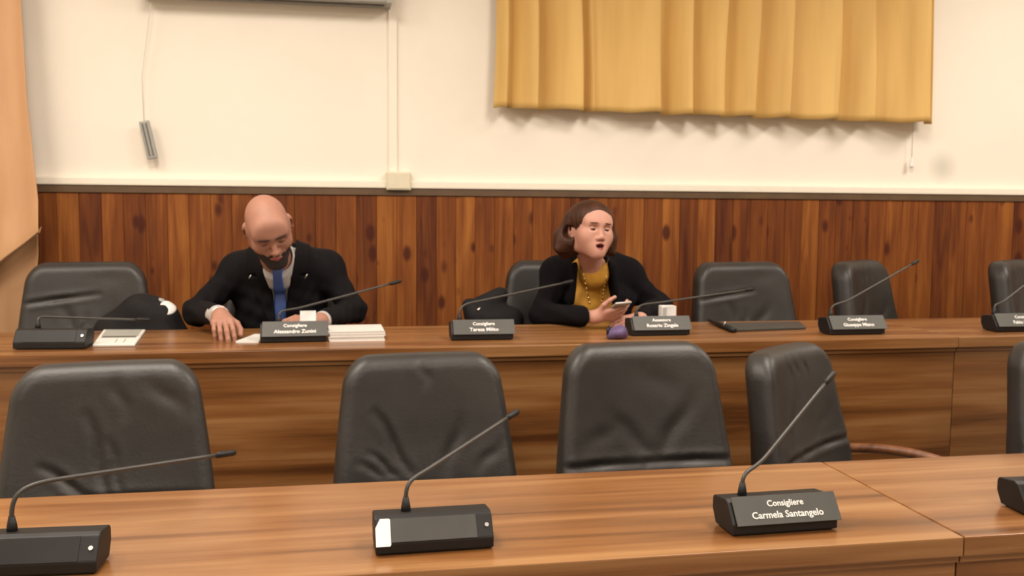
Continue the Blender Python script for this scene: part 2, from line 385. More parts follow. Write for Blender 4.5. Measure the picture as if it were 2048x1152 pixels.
# curtain pull cord with white knob
k0 = at(1823, 325, 4.57); kt = at(1826, 235, 4.55)
kn = thing('curtain_pull', 'thin cord with a white knob hanging under the right end of the golden curtain', 'curtain pull', k0)
MB().tube([k0+np.array([0, 0, .02]), kt+np.array([0, 0, .3])], .0015, 6).build('cord', M_paper2, kn, True)
vk = Vol.cube(k0-.04, k0+.05, .003); vk.prim(cone(k0+np.array([0, 0, -.018]), k0+np.array([0, 0, .02]), .012, .007, .005)); field_obj('knob', *vk.mesh(), M_white, kn)

# golden curtain on the back wall
def sheet(name, xs, zs, fy, mat, parent, thick=.003):
    nx, nz = len(xs), len(zs); V = []
    for off in (0, thick):
        for j in range(nz):
            for i in range(nx): V.append(fy(i, j, off))
    F = []; n = nx*nz
    for j in range(nz-1):
        for i in range(nx-1):
            q = (j*nx+i, j*nx+i+1, (j+1)*nx+i+1, (j+1)*nx+i); F.append(q); F.append(tuple(p+n for p in q[::-1]))
    rim = [i for i in range(nx)]+[j*nx+nx-1 for j in range(1, nz)]+[(nz-1)*nx+i for i in range(nx-2, -1, -1)]+[j*nx for j in range(nz-2, 0, -1)]
    for a_, b_ in zip(rim, rim[1:]+rim[:1]): F.append((b_, a_, a_+n, b_+n))
    return meshobj(name, V, F, mat, parent)
cl0, cl1 = at(990, 100, 4.50), at(1875, 100, 4.50)
folds = [at(p, 150, 4.47)[0] for p in (1018, 1078, 1170, 1192, 1335, 1394, 1460, 1522, 1588, 1684, 1752, 1870)]
cur = thing('curtain', 'golden yellow pleated curtain hanging short on the wall behind the woman', 'curtain', ((cl0[0]+cl1[0])/2, 4.5, 2.8))
xs = np.linspace(cl0[0], cl1[0], 620); zb0, zb1 = at(995, 214, 4.48)[2], at(1865, 246, 4.48)[2]; zs = np.linspace(0, 1, 30)
def fold_depth(x):
    # each pleat swells towards the room up to its right-hand crest, then falls back sharply
    e = [cl0[0]-.02]+folds+[cl1[0]+.02]
    for a_, b_ in zip(e, e[1:]):
        if a_ <= x <= b_:
            t = (x-a_)/(b_-a_); wd = min(1, (b_-a_)/.12)
            up = t/.90 if t < .90 else (1-t)/.10
            return .105*wd*(math.sin(math.pi*.5*max(0, up))**1.5)
    return 0
fd = np.array([fold_depth(x) for x in xs])
fd = np.convolve(np.pad(fd, 3, mode='edge'), np.ones(3)/3, 'same')[3:-3]
def fcur(i, j, off):
    x = xs[i]; s = (x-cl0[0])/(cl1[0]-cl0[0]); zb = zb0+(zb1-zb0)*s; z = zb+(2.80-zb)*zs[j]
    return (x+.012*math.sin(3*zs[j]+s*9), 4.555-fd[i]*(1-.15*zs[j])-.004*math.sin(z*7+s*30)+off, z+.004*math.sin(s*60)*(1-zs[j]))
sheet('cloth', xs, zs, fcur, M_curt, cur)
MB().tube([(cl0[0]-.1, 4.52, 2.81), (cl1[0]+.1, 4.52, 2.81)], .012, 10).build('rail', M_white, cur, True)
for q in (cl0[0]+.1, (cl0[0]+cl1[0])/2, cl1[0]-.1): MB().box((q-.012, 4.52, 2.80), (q+.012, WY, 2.83), .002).build('bracket', M_white, cur)

# peach curtain at the left, gathered by a tie half way down
lc = thing('curtain', 'peach curtain at the far left with a slanting gathered fold half way down', 'curtain', (-1.75, 4.4, ZP))
def lsheet(name, rows, base, amp, nf):
    """rows: list of (z at right edge, z at left end, x right edge)"""
    xl = -2.15; nx = 120; n = 40; tt = np.linspace(0, 1, n); rr = np.array(rows)
    V = lambda c, t: np.interp(t, np.linspace(0, 1, len(rr)), rr[:, c])
    def fy(i, j, off):
        u = i/(nx-1); t = tt[j]; xr = V(2, t); x = xl+(xr-xl)*u; z = V(1, t)+(V(0, t)-V(1, t))*u
        bulge = V(3, t)
        return (x, base-bulge*(.75+.25*math.sin(math.pi*min(1, .5+.5*u)))-amp*(.5+.5*math.sin(u*nf*2*math.pi+.8*math.sin(t*3)))-.02*u*(1-u)+off, z)
    return sheet(name, range(nx), tt, fy, M_curt2, lc, .004)
e = lambda px, py: at(px, py, 4.38)
xr0, xr1, xr2 = e(34, 0)[0], e(50, 200)[0], e(72, 470)[0]
e3 = lambda px, py: at(px, py, 4.30)
zh = e3(72, 464)[2]
lsheet('upper_drape', [(2.85, 2.85, e(20, 0)[0], 0), (e(36, 0)[2], e(36, 0)[2], xr0, 0), (e(50, 200)[2], e(50, 200)[2], xr1, .03), (zh+.14, zh-.35, e3(66, 400)[0], .08), (zh+.03, zh-.66, e3(71, 452)[0], .125), (zh, zh-.75, e3(72, 464)[0], .13), (zh-.005, zh-.77, e3(71, 466)[0], .10), (zh+.02, zh-.74, e3(66, 460)[0], .02)], 4.44, .014, 6)
lsheet('lower_drape', [(zh+.06, zh-.70, e(66, 470)[0], .0), (zh-.10, zh-.80, e(67, 520)[0], .0), (e(58, 600)[2], e(58, 600)[2]-.2, e(60, 600)[0], .0), (.75, .75, e(50, 660)[0], 0), (.25, .25, e(44, 660)[0], 0)], 4.46, .014, 5)
MB().tube([(XL, 4.44, 2.86), (-1.2, 4.44, 2.86)], .012, 10).build('rail', M_white, lc, True)

# ------------------------------------------------------------------ benches (tops, fronts, hidden ends)
def bench(name, label, x0, x1, y0, y1, ztop, zfloor, group):
    t = thing(name, label, 'bench', ((x0+x1)/2, (y0+y1)/2, zfloor), 0, group)
    MB().box((x0, y0, ztop-.04), (x1, y1, ztop), .003).build('top', M_bench, t)
    MB().box((x0+.0008, y0+.022, zfloor), (x1-.0008, y0+.045, ztop-.041), .0015).build('front_panel', M_bench, t)
    MB().box((x0+.0008, y0+.012, ztop-.056), (x1-.0008, y0+.022, ztop-.041), .001).build('shadow_batten', M_bench, t)
    for xx in (x0+.002, x1-.032): MB().box((xx, y0+.046, zfloor), (xx+.03, y0+.26, ztop-.041), .002).build('side_panel', M_bench, t)
    return t
FB0, FB1 = 1.650, 2.218; BB0, BB1 = 3.205, 3.785; ZF, ZB = .75, .92
xj = 1.228
bench('council_bench', 'left section of the front wooden bench, up to the slanting joint', -1.15, xj-.0012, FB0, FB1, ZF, 0, 'wooden council benches')
bench('council_bench', 'right section of the front wooden bench, beyond the slanting joint at the lower right', xj+.0012, 3.3, FB0, FB1, ZF, 0, 'wooden council benches')
xs_ = at(1905, 800, BB0+.02)[0]
bench('council_bench', 'long rear wooden bench the man and the woman lean on', -1.95, xs_-.0012, BB0, BB1, ZB, ZP, 'wooden council benches')
bench('council_bench', 'rear wooden bench section at the right, past the upright panel joint', xs_+.0012, 4.3, BB0, BB1, ZB, ZP, 'wooden council benches')
struct(MB().box((XL, BB0+.0, 0), (XR, BB0+.03, ZP-.001), .001).build('trim_5', M_bench))

# ------------------------------------------------------------------ chairs
def chair_back_mesh(creases, seed):
    rg = np.random.RandomState(seed)
    V = Vol.cube((-.31, .02, .42), (.31, .36, 1.04), .0065)
    x, y, z = V.grid(); T = np.clip((z-.48)/.52, 0, 1)
    hw = .272-.052*T**1.6
    q = np.abs(x)*.272/hw; zc = .74; r = .085
    # rounded trapezoid outline
    ax_ = q-(.272-r); az = np.abs(z-zc)-(.26-r)
    d2 = np.sqrt(np.maximum(ax_, 0)**2+np.maximum(az, 0)**2)+np.minimum(np.maximum(ax_, az), 0)-r
    yc = .17+(z-.5)*.16-.10*np.maximum(0, np.abs(x)/.27)**2.2*.45
    th = .052+.010*np.exp(-((z-.62)/.1)**2); rr = .042
    cr = np.zeros(np.broadcast(x, z).shape)
    for (x0, z0, x1, z1, wd, dp) in creases:
        a = np.array([x0, z0]); b = np.array([x1, z1]); ab = b-a; t = np.clip(((x-a[0])*ab[0]+(z-a[1])*ab[1])/(ab@ab), 0, 1)
        bend = .006*np.sin(t*math.pi*2)
        dd = np.sqrt((x-a[0]-t*ab[0]+bend)**2+(z-a[1]-t*ab[1])**2)
        cr = cr+.62*dp*(np.exp(-(dd/wd)**2)-.22*np.exp(-((dd-2.0*wd)/(1.1*wd))**2))*np.sin(np.pi*np.clip(.12+t*.8, 0, 1))
    for _ in range(7):
        kx, kz, ph = rg.uniform(-14, 14), rg.uniform(-10, 10), rg.uniform(0, 6.28); cr = cr+.0008*np.sin(kx*x+kz*z+ph)
    fr = np.clip((yc-y)/.05, 0, 1)
    yy = np.abs(y-yc)-(th-rr)+cr*fr
    d = np.sqrt(np.maximum(d2+rr, 0)**2+np.maximum(yy, 0)**2)+np.minimum(np.maximum(d2+rr, yy), 0)-rr
    V.F = d.astype(np.float32); return V.mesh()
CR = [
    [(-.045, .655, -.16, .745, .010, .013), (.0, .655, -.05, .87, .012, .014), (.03, .66, .0, .80, .010, .009), (.02, .96, .04, .86, .014, .007), (.10, .95, .20, .865, .018, .007), (-.25, .64, .25, .645, .012, .012)],
    [(-.05, .66, -.145, .84, .012, .013), (-.09, .655, -.165, .725, .009, .009), (.06, .66, .105, .81, .016, .008), (.0, .985, .005, .91, .014, .007), (-.12, .655, -.20, .70, .010, .007), (.15, .66, .22, .74, .014, .006)],
    [(.02, .68, -.10, .80, .020, .009), (.05, .69, .16, .86, .020, .008), (-.02, .93, .12, .86, .03, .005), (-.2, .72, -.08, .77, .02, .005), (-.30, .668, .0, .662, .010, .018), (.0, .662, .30, .668, .010, .018)],
    [(-.24, .832, .05, .868, .010, .015), (.05, .93, .14, .94, .03, .005), (-.03, .69, -.09, .82, .018, .008), (.03, .69, .12, .80, .020, .007), (-.01, .69, .0, .78, .014, .006)],
    [(-.28, .645, .02, .650, .010, .014), (-.04, .650, .30, .668, .010, .018), (-.06, .97, -.05, .89, .010, .006), (-.01, .975, .0, .90, .010, .006), (.05, .97, .06, .90, .010, .005), (-.08, .70, -.02, .86, .022, .007), (.08, .70, .16, .78, .018, .006)],
]
_bm = [chair_back_mesh(c, 3+i) for i, c in enumerate(CR)]
def seat_mesh():
    V = Vol.cube((-.29, -.34, .37), (.29, .23, .55), .009); x, y, z = V.grid()
    q = lambda a, c, h: np.abs(a-c)-h
    r = .05; dx, dy, dz = q(x, 0, .265-r), q(y, -.06, .26-r), q(z, .455-.35*(y+.06)**2*.5, .055-.045)
    d = np.sqrt(np.maximum(dx, 0)**2+np.maximum(dy, 0)**2+np.maximum(dz, 0)**2)+np.minimum(np.maximum(np.maximum(dx, dy), dz), 0)-.045
    V.F = np.broadcast_to(d, V.F.shape).astype(np.float32).copy(); return V.mesh()
_sm = seat_mesh()
CH_PROTO = {}
def make_chair(k):
    """a swivel armchair facing -y, floor at z=0, built round its own origin"""
    t = thing('leather_chair', '-', 'chair', (0, 0, 0), 0, 'leather swivel armchairs')
    field_obj('backrest', *_bm[k], M_leather, t, world=False)
    # thin dark shell behind the cushion
    V, F = _bm[k]
    field_obj('seat', *_sm, M_leather, t, world=False)
    MB().box((-.10, .18, .40), (.10, .235, .60), .012).build('back_bracket', M_black, t, True, False)
    for s in (-1, 1):
        pts = bez((s*.272, .19, .60), (s*.29, .02, .64), (s*.29, -.12, .645), (s*.285, -.25, .605), 14)
        pts += bez((s*.285, -.25, .605), (s*.283, -.30, .58), (s*.28, -.30, .48), (s*.255, -.10, .425), 10)[1:]
        MB().tube(pts, [.017]*len(pts), 10).build('armrest', M_armwood, t, True, False)
    MB().tube([(0, -.05, .10), (0, -.05, .405)], .03, 14).build('pedestal', M_black, t, True, False)
    sb = MB()
    for i in range(5):
        a = i*2*math.pi/5+.3; sb.tube([(0, -.05, .105), (.30*math.cos(a), -.05+.30*math.sin(a), .07)], [.03, .018], 8)
    sb.build('star_base', M_armwood, t, True, False)
    for i in range(5):
        a = i*2*math.pi/5+.3; cx_, cy_ = .30*math.cos(a), -.05+.30*math.sin(a)
        MB().tube([(cx_-.012, cy_, .028), (cx_+.012, cy_, .028)], .028, 12).build('caster', M_black, t, True, False)
    return t
def dup(root):
    r = root.copy(); link(r)
    for ch in list(root.children):
        c = ch.copy(); link(c); c.parent = r
        for g in ch.children: d = g.copy(); link(d); d.parent = c
    return r
def chair(px, Y, rot, k, label, zf, sz=.985):
    """px: pixel column of the middle of the backrest; Y: depth of the backrest's front"""
    if k not in CH_PROTO: CH_PROTO[k] = make_chair(k); t = CH_PROTO[k]
    else: t = dup(CH_PROTO[k])
    p = at(px, 700 if zf == 0 else 580, Y); a = R_(rot)
    # backrest front centre is at local (0, .17, .8)
    off = np.array([-math.sin(a)*.17, math.cos(a)*.17])
    t.location = (p[0]-off[0], p[1]-off[1], zf); t.rotation_euler = (0, 0, a); t['label'] = label; t.scale = (1, 1, sz); return t
chair(212, 2.60, 8, 0, 'creased black leather chair at the front left, under the white tablet', 0, 0.978)
chair(850, 2.72, 4, 1, 'black leather chair behind the microphone unit with the white sticker', 0, 0.965)
chair(1290, 2.62, 4, 2, 'black leather chair in front of the woman, with a fold across its base', 0, 1.0)
chair(1606, 2.80, 38, 4, 'swivelled black leather chair behind the Consigliere microphone unit', 0, 0.952)
chair(2165, 2.66, 6, 2, 'black leather chair cut off by the right edge in the front row', 0, 0.975)
chair(172, 4.16, 6, 3, 'rear black leather chair beside the peach curtain, with a black bag on it', ZP)
chair(566, 4.22, 0, 1, 'black leather chair hidden under the seated man in the dark suit', ZP)
chair(1116, 4.18, -6, 0, 'rear black leather chair the woman sits on', ZP)
chair(1490, 4.02, 6, 3, 'rear black leather chair behind the flat dark folder', ZP)
chair(1738, 4.10, 36, 4, 'turned rear black leather chair behind the second microphone unit from the right', ZP)
chair(2046, 4.10, 34, 4, 'turned rear black leather chair cut off by the right edge', ZP)

# ------------------------------------------------------------------ microphone units
FONT = None
def text_mesh(body, size, extrude=.0004, bold=.0):
    cu = bpy.data.curves.new('t', 'FONT'); cu.body = body; cu.size = size; cu.extrude = extrude; cu.offset = bold; cu.align_x = 'CENTER'; cu.resolution_u = 3
    o = bpy.data.objects.new('t', cu); link(o); bpy.context.view_layer.update()
    dg = bpy.context.evaluated_depsgraph_get(); me = o.evaluated_get(dg).to_mesh()
    V = np.array([v.co[:] for v in me.vertices]); F = [tuple(p.vertices) for p in me.polygons]
    o.evaluated_get(dg).to_mesh_clear(); bpy.data.objects.remove(o); return V, F
def mic_unit(pxl, pyl, pxr, pyr, ztop, label, name_lines=None, tip=None, bend=None, root_f=.33, tipY=None, rotx=None, plate=True, sticker=False, neck_r=.0042, bendp=None):
    """a delegate unit: sloping black body, bent gooseneck with a microphone head, on some a grey nameplate bracket.
    pxl..pxr: its front lower corners in the photograph"""
    a = atz(pxl, pyl, ztop); b = atz(pxr, pyr, ztop); d = b-a; W = np.linalg.norm(d[:2]); rz = math.atan2(d[1], d[0]) if rotx is None else rotx
    c = (a+b)/2
    t = thing('microphone_unit', label, 'microphone', (c[0], c[1], ztop), rz, 'conference microphone units'); h = W/2
    prof = [(0, .003), (.0, .024), (.028, .062), (.040, .066), (.092, .060), (.098, .054), (.098, .030), (.082, .003)]
    mb = MB().prism(prof[::-1], -h, h); ob = mb.build('body', M_black, t, False, False)
    bv = ob.modifiers.new('bevel', 'BEVEL'); bv.width = .003; bv.segments = 2; bv.limit_method = 'ANGLE'
    MB().box((-h+.01, .006, 0), (h-.01, .078, .004)).build('rubber_foot', M_black, t, False, False)
    nrm = np.array([0, -.038, .028]); nrm = np.array([0, -.804, .594]); up = np.array([0, .594, .804])
    def slope(u, v, o=0): return np.array([u, 0, .024])+up*v+nrm*o
    def slab(name, u0, u1, v0, v1, o0, o1, mat, par):
        Vv = [slope(u, v, o) for o in (o0, o1) for u, v in ((u0, v0), (u1, v0), (u1, v1), (u0, v1))]
        return meshobj(name, Vv, [(3, 2, 1, 0), (4, 5, 6, 7), (0, 1, 5, 4), (1, 2, 6, 5), (2, 3, 7, 6), (3, 0, 4, 7)], mat, par, False, False)
    def disc(name, u, v, r, mat):
        Vv = []; n = 16
        for o in (.0004, .003): Vv += [slope(u+r*math.cos(2*math.pi*i/n), v+r*math.sin(2*math.pi*i/n), o) for i in range(n)]
        return meshobj(name, Vv, [tuple(range(n))[::-1], tuple(range(n, 2*n))]+[(i, (i+1) % n, n+(i+1) % n, n+i) for i in range(n)], mat, t, False, False)
    if plate:
        p = slab('nameplate', -h+.008, h+.005, -.004, .056, .003, .0055, M_plate, t)
        if name_lines:
            l1, l2 = name_lines
            for txt, sz, vy in ((l1, .0175, .0325), (l2, .0195, .0085)):
                TV, TF = text_mesh(txt, sz, .0003, .0003)
                wmax = (W*.78); tw = TV[:, 0].max()-TV[:, 0].min(); k = min(1, wmax/tw)
                if 'l2' and tw > 0: pass
                Vv = [slope(q[0]*k+.006, vy+q[1], .0060+q[2]) for q in TV]
                meshobj('lettering', Vv, TF, M_letter, p, False, False)
    else:
        slab('grille', -h+.03, h-.032, .001, .046, .0003, .0015, M_charcoal if sticker else M_black, t)
        disc('jack_socket', h-.012, .024, .004, M_silver)
        if sticker:
            n0 = [(-h+.001, -.006), (-h+.027, -.006), (-h+.029, -.003), (-h+.029, .045), (-h+.026, .047), (-h+.010, .047), (-h+.001, .030)]
            Vv = [slope(u, v, o) for o in (.0004, .0012) for u, v in n0]; n = len(n0)
            meshobj('sticker', Vv, [tuple(range(n))[::-1], tuple(range(n, 2*n))]+[(i, (i+1) % n, n+(i+1) % n, n+i) for i in range(n)], M_white, t, False, False)
    # gooseneck
    if tip:
        ca, sa = math.cos(rz), math.sin(rz)
        lx = -h+W*root_f; base = np.array([c[0]+ca*lx-sa*.066, c[1]+sa*lx+ca*.066, ztop+.060])
        T = at(tip[0], tip[1], base[1]+(tipY or .26)); B = at(bend[0], bend[1], base[1]+.035) if bend else base+np.array([0, .02, .12])
        MB().tube([base, base+np.array([0, 0, .012]), base+np.array([0, 0, .030])], [.010, .009, .0055], 12).build('socket', M_black, t, True)
        dirn = (T-B); Ld = np.linalg.norm(dirn); dirn /= Ld
        pts = bez(base+np.array([0, 0, .024]), base+np.array([0, 0, .024])+np.array([0, 0, max(.015, (B-base)[2]*.62)]), B-dirn*.42*np.linalg.norm(B-base), B+dirn*.03, 18)
        pts += [B+dirn*q for q in np.linspace(.05, max(.06, Ld-.04), 8)]
        nk = MB().tube(pts, neck_r, 10).build('gooseneck', M_charcoal, t, True)
        MB().tube([T-dirn*.048, T-dirn*.04, T-dirn*.006, T], [.0055, .0072, .0072, .005], 12).build('microphone_head', M_black, nk, True)
    return t
mic_unit(751, 1114, 988, 1098, ZF, 'black microphone unit with a white sticker on its left end', None, (1036, 822), (846, 945), .28, .30, plate=False, sticker=True)
mic_unit(1465, 1075, 1675, 1060, ZF, 'front microphone unit whose nameplate reads Consigliere', ('Consigliere', 'Carmela Santangelo'), (1668, 745), (1522, 925), .22, .22)
mic_unit(-40, 1160, 193, 1150, ZF, 'front microphone unit without nameplate at the lower left corner', None, (470, 905), (92, 962), .16, .30, plate=False)
mic_unit(2050, 1033, 2255, 1025, ZF, 'microphone unit mostly cut off by the right edge on the front bench', None, (2230, 735), (2095, 900), .22, .22, plate=False)
mic_unit(25, 700, 170, 699, ZB, 'black microphone unit without nameplate left of the white tablet', None, (300, 640), (100, 634), .25, .16, plate=False, neck_r=.0038)
mic_unit(520, 687, 653, 684, ZB, 'microphone unit with nameplate among the papers in front of the man', ('Consigliere', 'Alessandro Zunini'), (802, 562), (590, 618), .28, .18, neck_r=.0038)
mic_unit(903, 682, 1027, 680, ZB, 'microphone unit with nameplate between the man and the woman', ('Consigliere', 'Teresa Milito'), (1146, 562), (955, 603), .16, .20, neck_r=.0038)
mic_unit(1264, 673, 1380, 671, ZB, 'microphone unit with nameplate in front of the small white box', ('Assessore', 'Rosario Zingale'), (1506, 578), (1312, 606), .16, .26, neck_r=.0038)
mic_unit(1660, 671, 1770, 669, ZB, 'rear microphone unit with nameplate right of the flat dark folder', ('Consigliere', 'Giuseppe Miano'), (1837, 521), (1694, 602), .16, .22, neck_r=.0038)
mic_unit(1993, 665, 2105, 663, ZB, 'rear microphone unit with nameplate cut off by the right edge', ('Consigliere', 'Fabio Martino'), (2062, 560), (2006, 604), .14, .10, neck_r=.0038)

# ------------------------------------------------------------------ things on the rear bench
# white tablet
c4 = [atz(185, 690, ZB+.008), atz(270, 689, ZB+.008), atz(291, 660, ZB+.008), atz(207, 660, ZB+.008)]
def quadslab(q, z0, z1):
    q = [np.array([p[0], p[1]]) for p in q]
    V = [(p[0], p[1], z0) for p in q]+[(p[0], p[1], z1) for p in q]
    return V, [(3, 2, 1, 0), (4, 5, 6, 7), (0, 1, 5, 4), (1, 2, 6, 5), (2, 3, 7, 6), (3, 0, 4, 7)]
def inq(q, u0, u1, v0, v1):
    q = [np.array(p) for p in q]; f = lambda u, v: (q[0]*(1-u)+q[1]*u)*(1-v)+(q[3]*(1-u)+q[2]*u)*v
    return [f(u0, v0), f(u1, v0), f(u1, v1), f(u0, v1)]
tb = thing('tablet', 'white framed tablet lying on the rear bench left of the man', 'tablet', np.append(np.mean([p[:2] for p in c4], 0), ZB))
o = meshobj('case', *quadslab(c4, ZB+.0004, ZB+.010), M_paper2, tb, False); bv = o.modifiers.new('b', 'BEVEL'); bv.width = .003; bv.segments = 2
meshobj('screen', *quadslab(inq(c4, .07, .93, .52, .97), ZB+.0098, ZB+.0106), M_grey, tb, False)
meshobj('dark_band', *quadslab(inq(c4, .09, .91, .42, .52), ZB+.0098, ZB+.0106), M_dgrey, tb, False)
for u in (.5, .7):
    cc = inq(c4, u-.012, u+.004, .1, .34); meshobj('crease_mark', *quadslab(cc, ZB+.0098, ZB+.0104), M_dgrey, tb, False)
# papers
def sheetthing(name, label, cat, q, z0, z1, mat, group=None, layers=1):
    t = thing(name, label, cat, np.append(np.mean([p[:2] for p in q], 0), z0), 0, group)
    rg = random.Random(hash(label) % 999)
    for i in range(layers):
        a, b = z0+(z1-z0)*i/layers, z0+(z1-z0)*(i+.93)/layers
        dx, dy = (rg.uniform(-.004, .004), rg.uniform(-.003, .003)) if i else (0, 0)
        meshobj('sheet' if layers > 1 else 'page', *quadslab([np.array(p[:2])+[dx, dy] for p in q], a, b), mat if i % 2 == 0 else M_paper2, t, False)
    return t
def rect(cx, cy, wx, wy, rz):
    c, s = math.cos(R_(rz)), math.sin(R_(rz)); return [np.array([cx+c*u-s*v, cy+s*u+c*v]) for u, v in ((-wx/2, -wy/2), (wx/2, -wy/2), (wx/2, wy/2), (-wx/2, wy/2))]
pr0, pr1 = atz(658, 684, ZB), atz(770, 684, ZB)
sheetthing('paper_stack', 'thick stack of white paper on the rear bench right of the man\'s nameplate', 'paper stack', rect((pr0[0]+pr1[0])/2, pr0[1]+.10, pr1[0]-pr0[0], .19, 1), ZB+.0004, ZB+.036, M_paper, None, 8)
pl0, pl1 = atz(472, 686, ZB), atz(517, 686, ZB)
sheetthing('document', 'white sheets under the man\'s right fingers', 'paper', [pl0[:2], pl1[:2], pl1[:2]+[.01, .19], pl0[:2]+[.05, .19]], ZB+.0004, ZB+.006, M_paper, None, 2)
pb0, pb1 = atz(545, 668, ZB), atz(648, 667, ZB)
sheetthing('paper_stack', 'low pile of papers behind the man\'s nameplate, under his left hand', 'paper stack', [pb0[:2], pb1[:2], pb1[:2]+[.0, .17], pb0[:2]+[-.01, .17]], ZB+.0004, ZB+.024, M_paper2, None, 5)
pm = at(560, 648, 3.60)
# dark folder between the two nameplates at the right
fo = [atz(1468, 661, ZB+.006), atz(1612, 656, ZB+.006), atz(1600, 645, ZB+.006), atz(1440, 648, ZB+.006)]
ft = thing('folder', 'flat dark folder lying on the rear bench before an empty chair', 'folder', np.append(np.mean([p[:2] for p in fo], 0), ZB))
o = meshobj('cover', *quadslab(fo, ZB+.0004, ZB+.011), M_charcoal, ft, False); bv = o.modifiers.new('b', 'BEVEL'); bv.width = .003; bv.segments = 2
sp0, sp1 = atz(1468, 662, ZB+.008), atz(1418, 642, ZB+.008)
MB().tube([sp0+[0, 0, .003], (sp0+sp1)/2+[0, 0, .003], sp1+[0, 0, .003]], [.012, .011, .007], 10).build('spine', M_black, ft, True)
MB().tube([at(1447, 651, sp0[1]+.04), at(1451, 643, sp0[1]+.04)], .002, 6).build('clip', M_silver, ft, True)
# small white box
b0 = atz(1337, 655, ZB)
bx = thing('white_box', 'small white box standing on the rear bench behind a nameplate', 'box', (b0[0], 3.56, ZB)); xw = at(1352, 630, 3.53)[0]-at(1323, 630, 3.53)[0]; xc = at(1338, 630, 3.53)[0]; zt = at(1337, 612, 3.53)[2]
MB().box((xc-xw/2, 3.53, ZB+.0004), (xc+xw/2, 3.57, zt), .003).build('carton', M_white, bx)
for i in range(3): MB().box((xc-xw/2+.004+i*.006, 3.5285, ZB+.03), (xc-xw/2+.006+i*.006, 3.5302, zt-.006)).build('stripe', M_grey, bx)
# purple pouch
pp = atz(1240, 681, ZB); v = Vol.cube(pp-[.06, .02, .01], pp+[.07, .12, .08], .004)
v.prims([ell(pp+[.0, .045, .022], (.032, .035, .022), k=.01), ell(pp+[.018, .05, .03], (.02, .03, .020), k=.015), cone(pp+[-.025, .04, .012], pp+[.03, .05, .012], .014, .014, .015)])
v.F = np.maximum(v.F, (ZB+.0006)-v.grid()[2]).astype(np.float32)
pc = thing('pouch', 'small purple pouch on the rear bench below the woman\'s hands', 'pouch', (pp[0], pp[1]+.045, ZB)); field_obj('fabric', *v.mesh(), M_purple, pc)
MB().tube([pp+[-.034, .035, .018], pp+[-.036, .04, .034], pp+[-.026, .045, .044]], .006, 8).build('zip_pull', M_black, pc, True)
# black bag on the left rear chair, with white patches on its end
def P(px, py, Y): return at(px, py, Y)
v = Vol.cube(P(285, 640, 4.0)-[.34, .16, .34], P(285, 640, 4.0)+[.34, .16, .16], .008)
v.prims([cone(P(225, 660, 4.02), P(280, 622, 4.0), .06, .06, .05), cone(P(280, 625, 4.0), P(328, 630, 3.97), .062, .050, .05), cone(P(290, 608, 4.03), P(318, 608, 4.0), .024, .022, .04), cone(P(332, 640, 3.98), P(345, 700, 3.98), .045, .06, .04), cone(P(240, 690, 4.0), P(330, 690, 3.98), .09, .09, .08)])
bg = thing('bag', 'black bag with white patches on its end, on the left rear chair', 'bag', P(285, 760, 4.0)); bg.location.z = ZP+.5
field_obj('body', *v.mesh(), M_coat, bg)
def bag_patch(c, r, c2, r2):
    w_ = Vol.cube(c-.07, c+.07, .0035); w_.prims([cone(P(280, 625, 4.0), P(328, 630, 3.97), .062, .050, .05), cone(P(290, 608, 4.03), P(318, 608, 4.0), .024, .022, .04), cone(P(332, 640, 3.98), P(345, 700, 3.98), .045, .06, .04)])
    x, y, z = w_.grid(); a_ = np.sqrt((x-c[0])**2+(y-c[1])**2*.3+(z-c[2])**2)-r; b_ = np.sqrt((x-c2[0])**2+(y-c2[1])**2*.3+(z-c2[2])**2)-r2
    w_.F = np.maximum(smax(w_.F-.004, a_, .006), -b_).astype(np.float32); field_obj('white_patch', *w_.mesh(), M_white, bg)
bag_patch(P(337, 612, 3.93), .036, P(324, 622, 3.93), .024)
bag_patch(P(343, 641, 3.93), .021, P(338, 632, 3.93), .010)
v = Vol.cube(P(316, 600, 4.0)-.05, P(316, 600, 4.0)+.05, .003); v.prim(cone(P(308, 597, 4.0), P(322, 605, 3.98), .008, .018, .01)); field_obj('tip', M_coat and v.mesh()[0], v.mesh()[1], M_grey, bg)
# black handbag on the arm of the woman's chair
v = Vol.cube(P(965, 630, 3.98)-[.16, .12, .30], P(965, 630, 3.98)+[.22, .14, .14], .007)
v.prims([cone(P(945, 612, 4.0), P(1000, 590, 4.05), .028, .035, .04), cone(P(955, 640, 3.98), P(1020, 640, 4.02), .05, .06, .05), cone(P(960, 690, 3.98), P(1020, 690, 4.0), .06, .07, .06), cone(P(934, 608, 4.0), P(944, 625, 3.99), .018, .03, .03)])
hb = thing('handbag', 'black handbag with a shiny clasp at the side of the woman\'s chair', 'bag', P(965, 720, 4.0)); hb.location.z = ZP+.45
field_obj('body', *v.mesh(), M_coat, hb)
q0, q1 = P(953, 623, 3.915), P(961, 615, 3.915); MB().tube([q0, (q0+q1)/2+[0, -.004, 0], q1], [.004, .006, .004], 10).build('clasp', M_silver, hb, True)

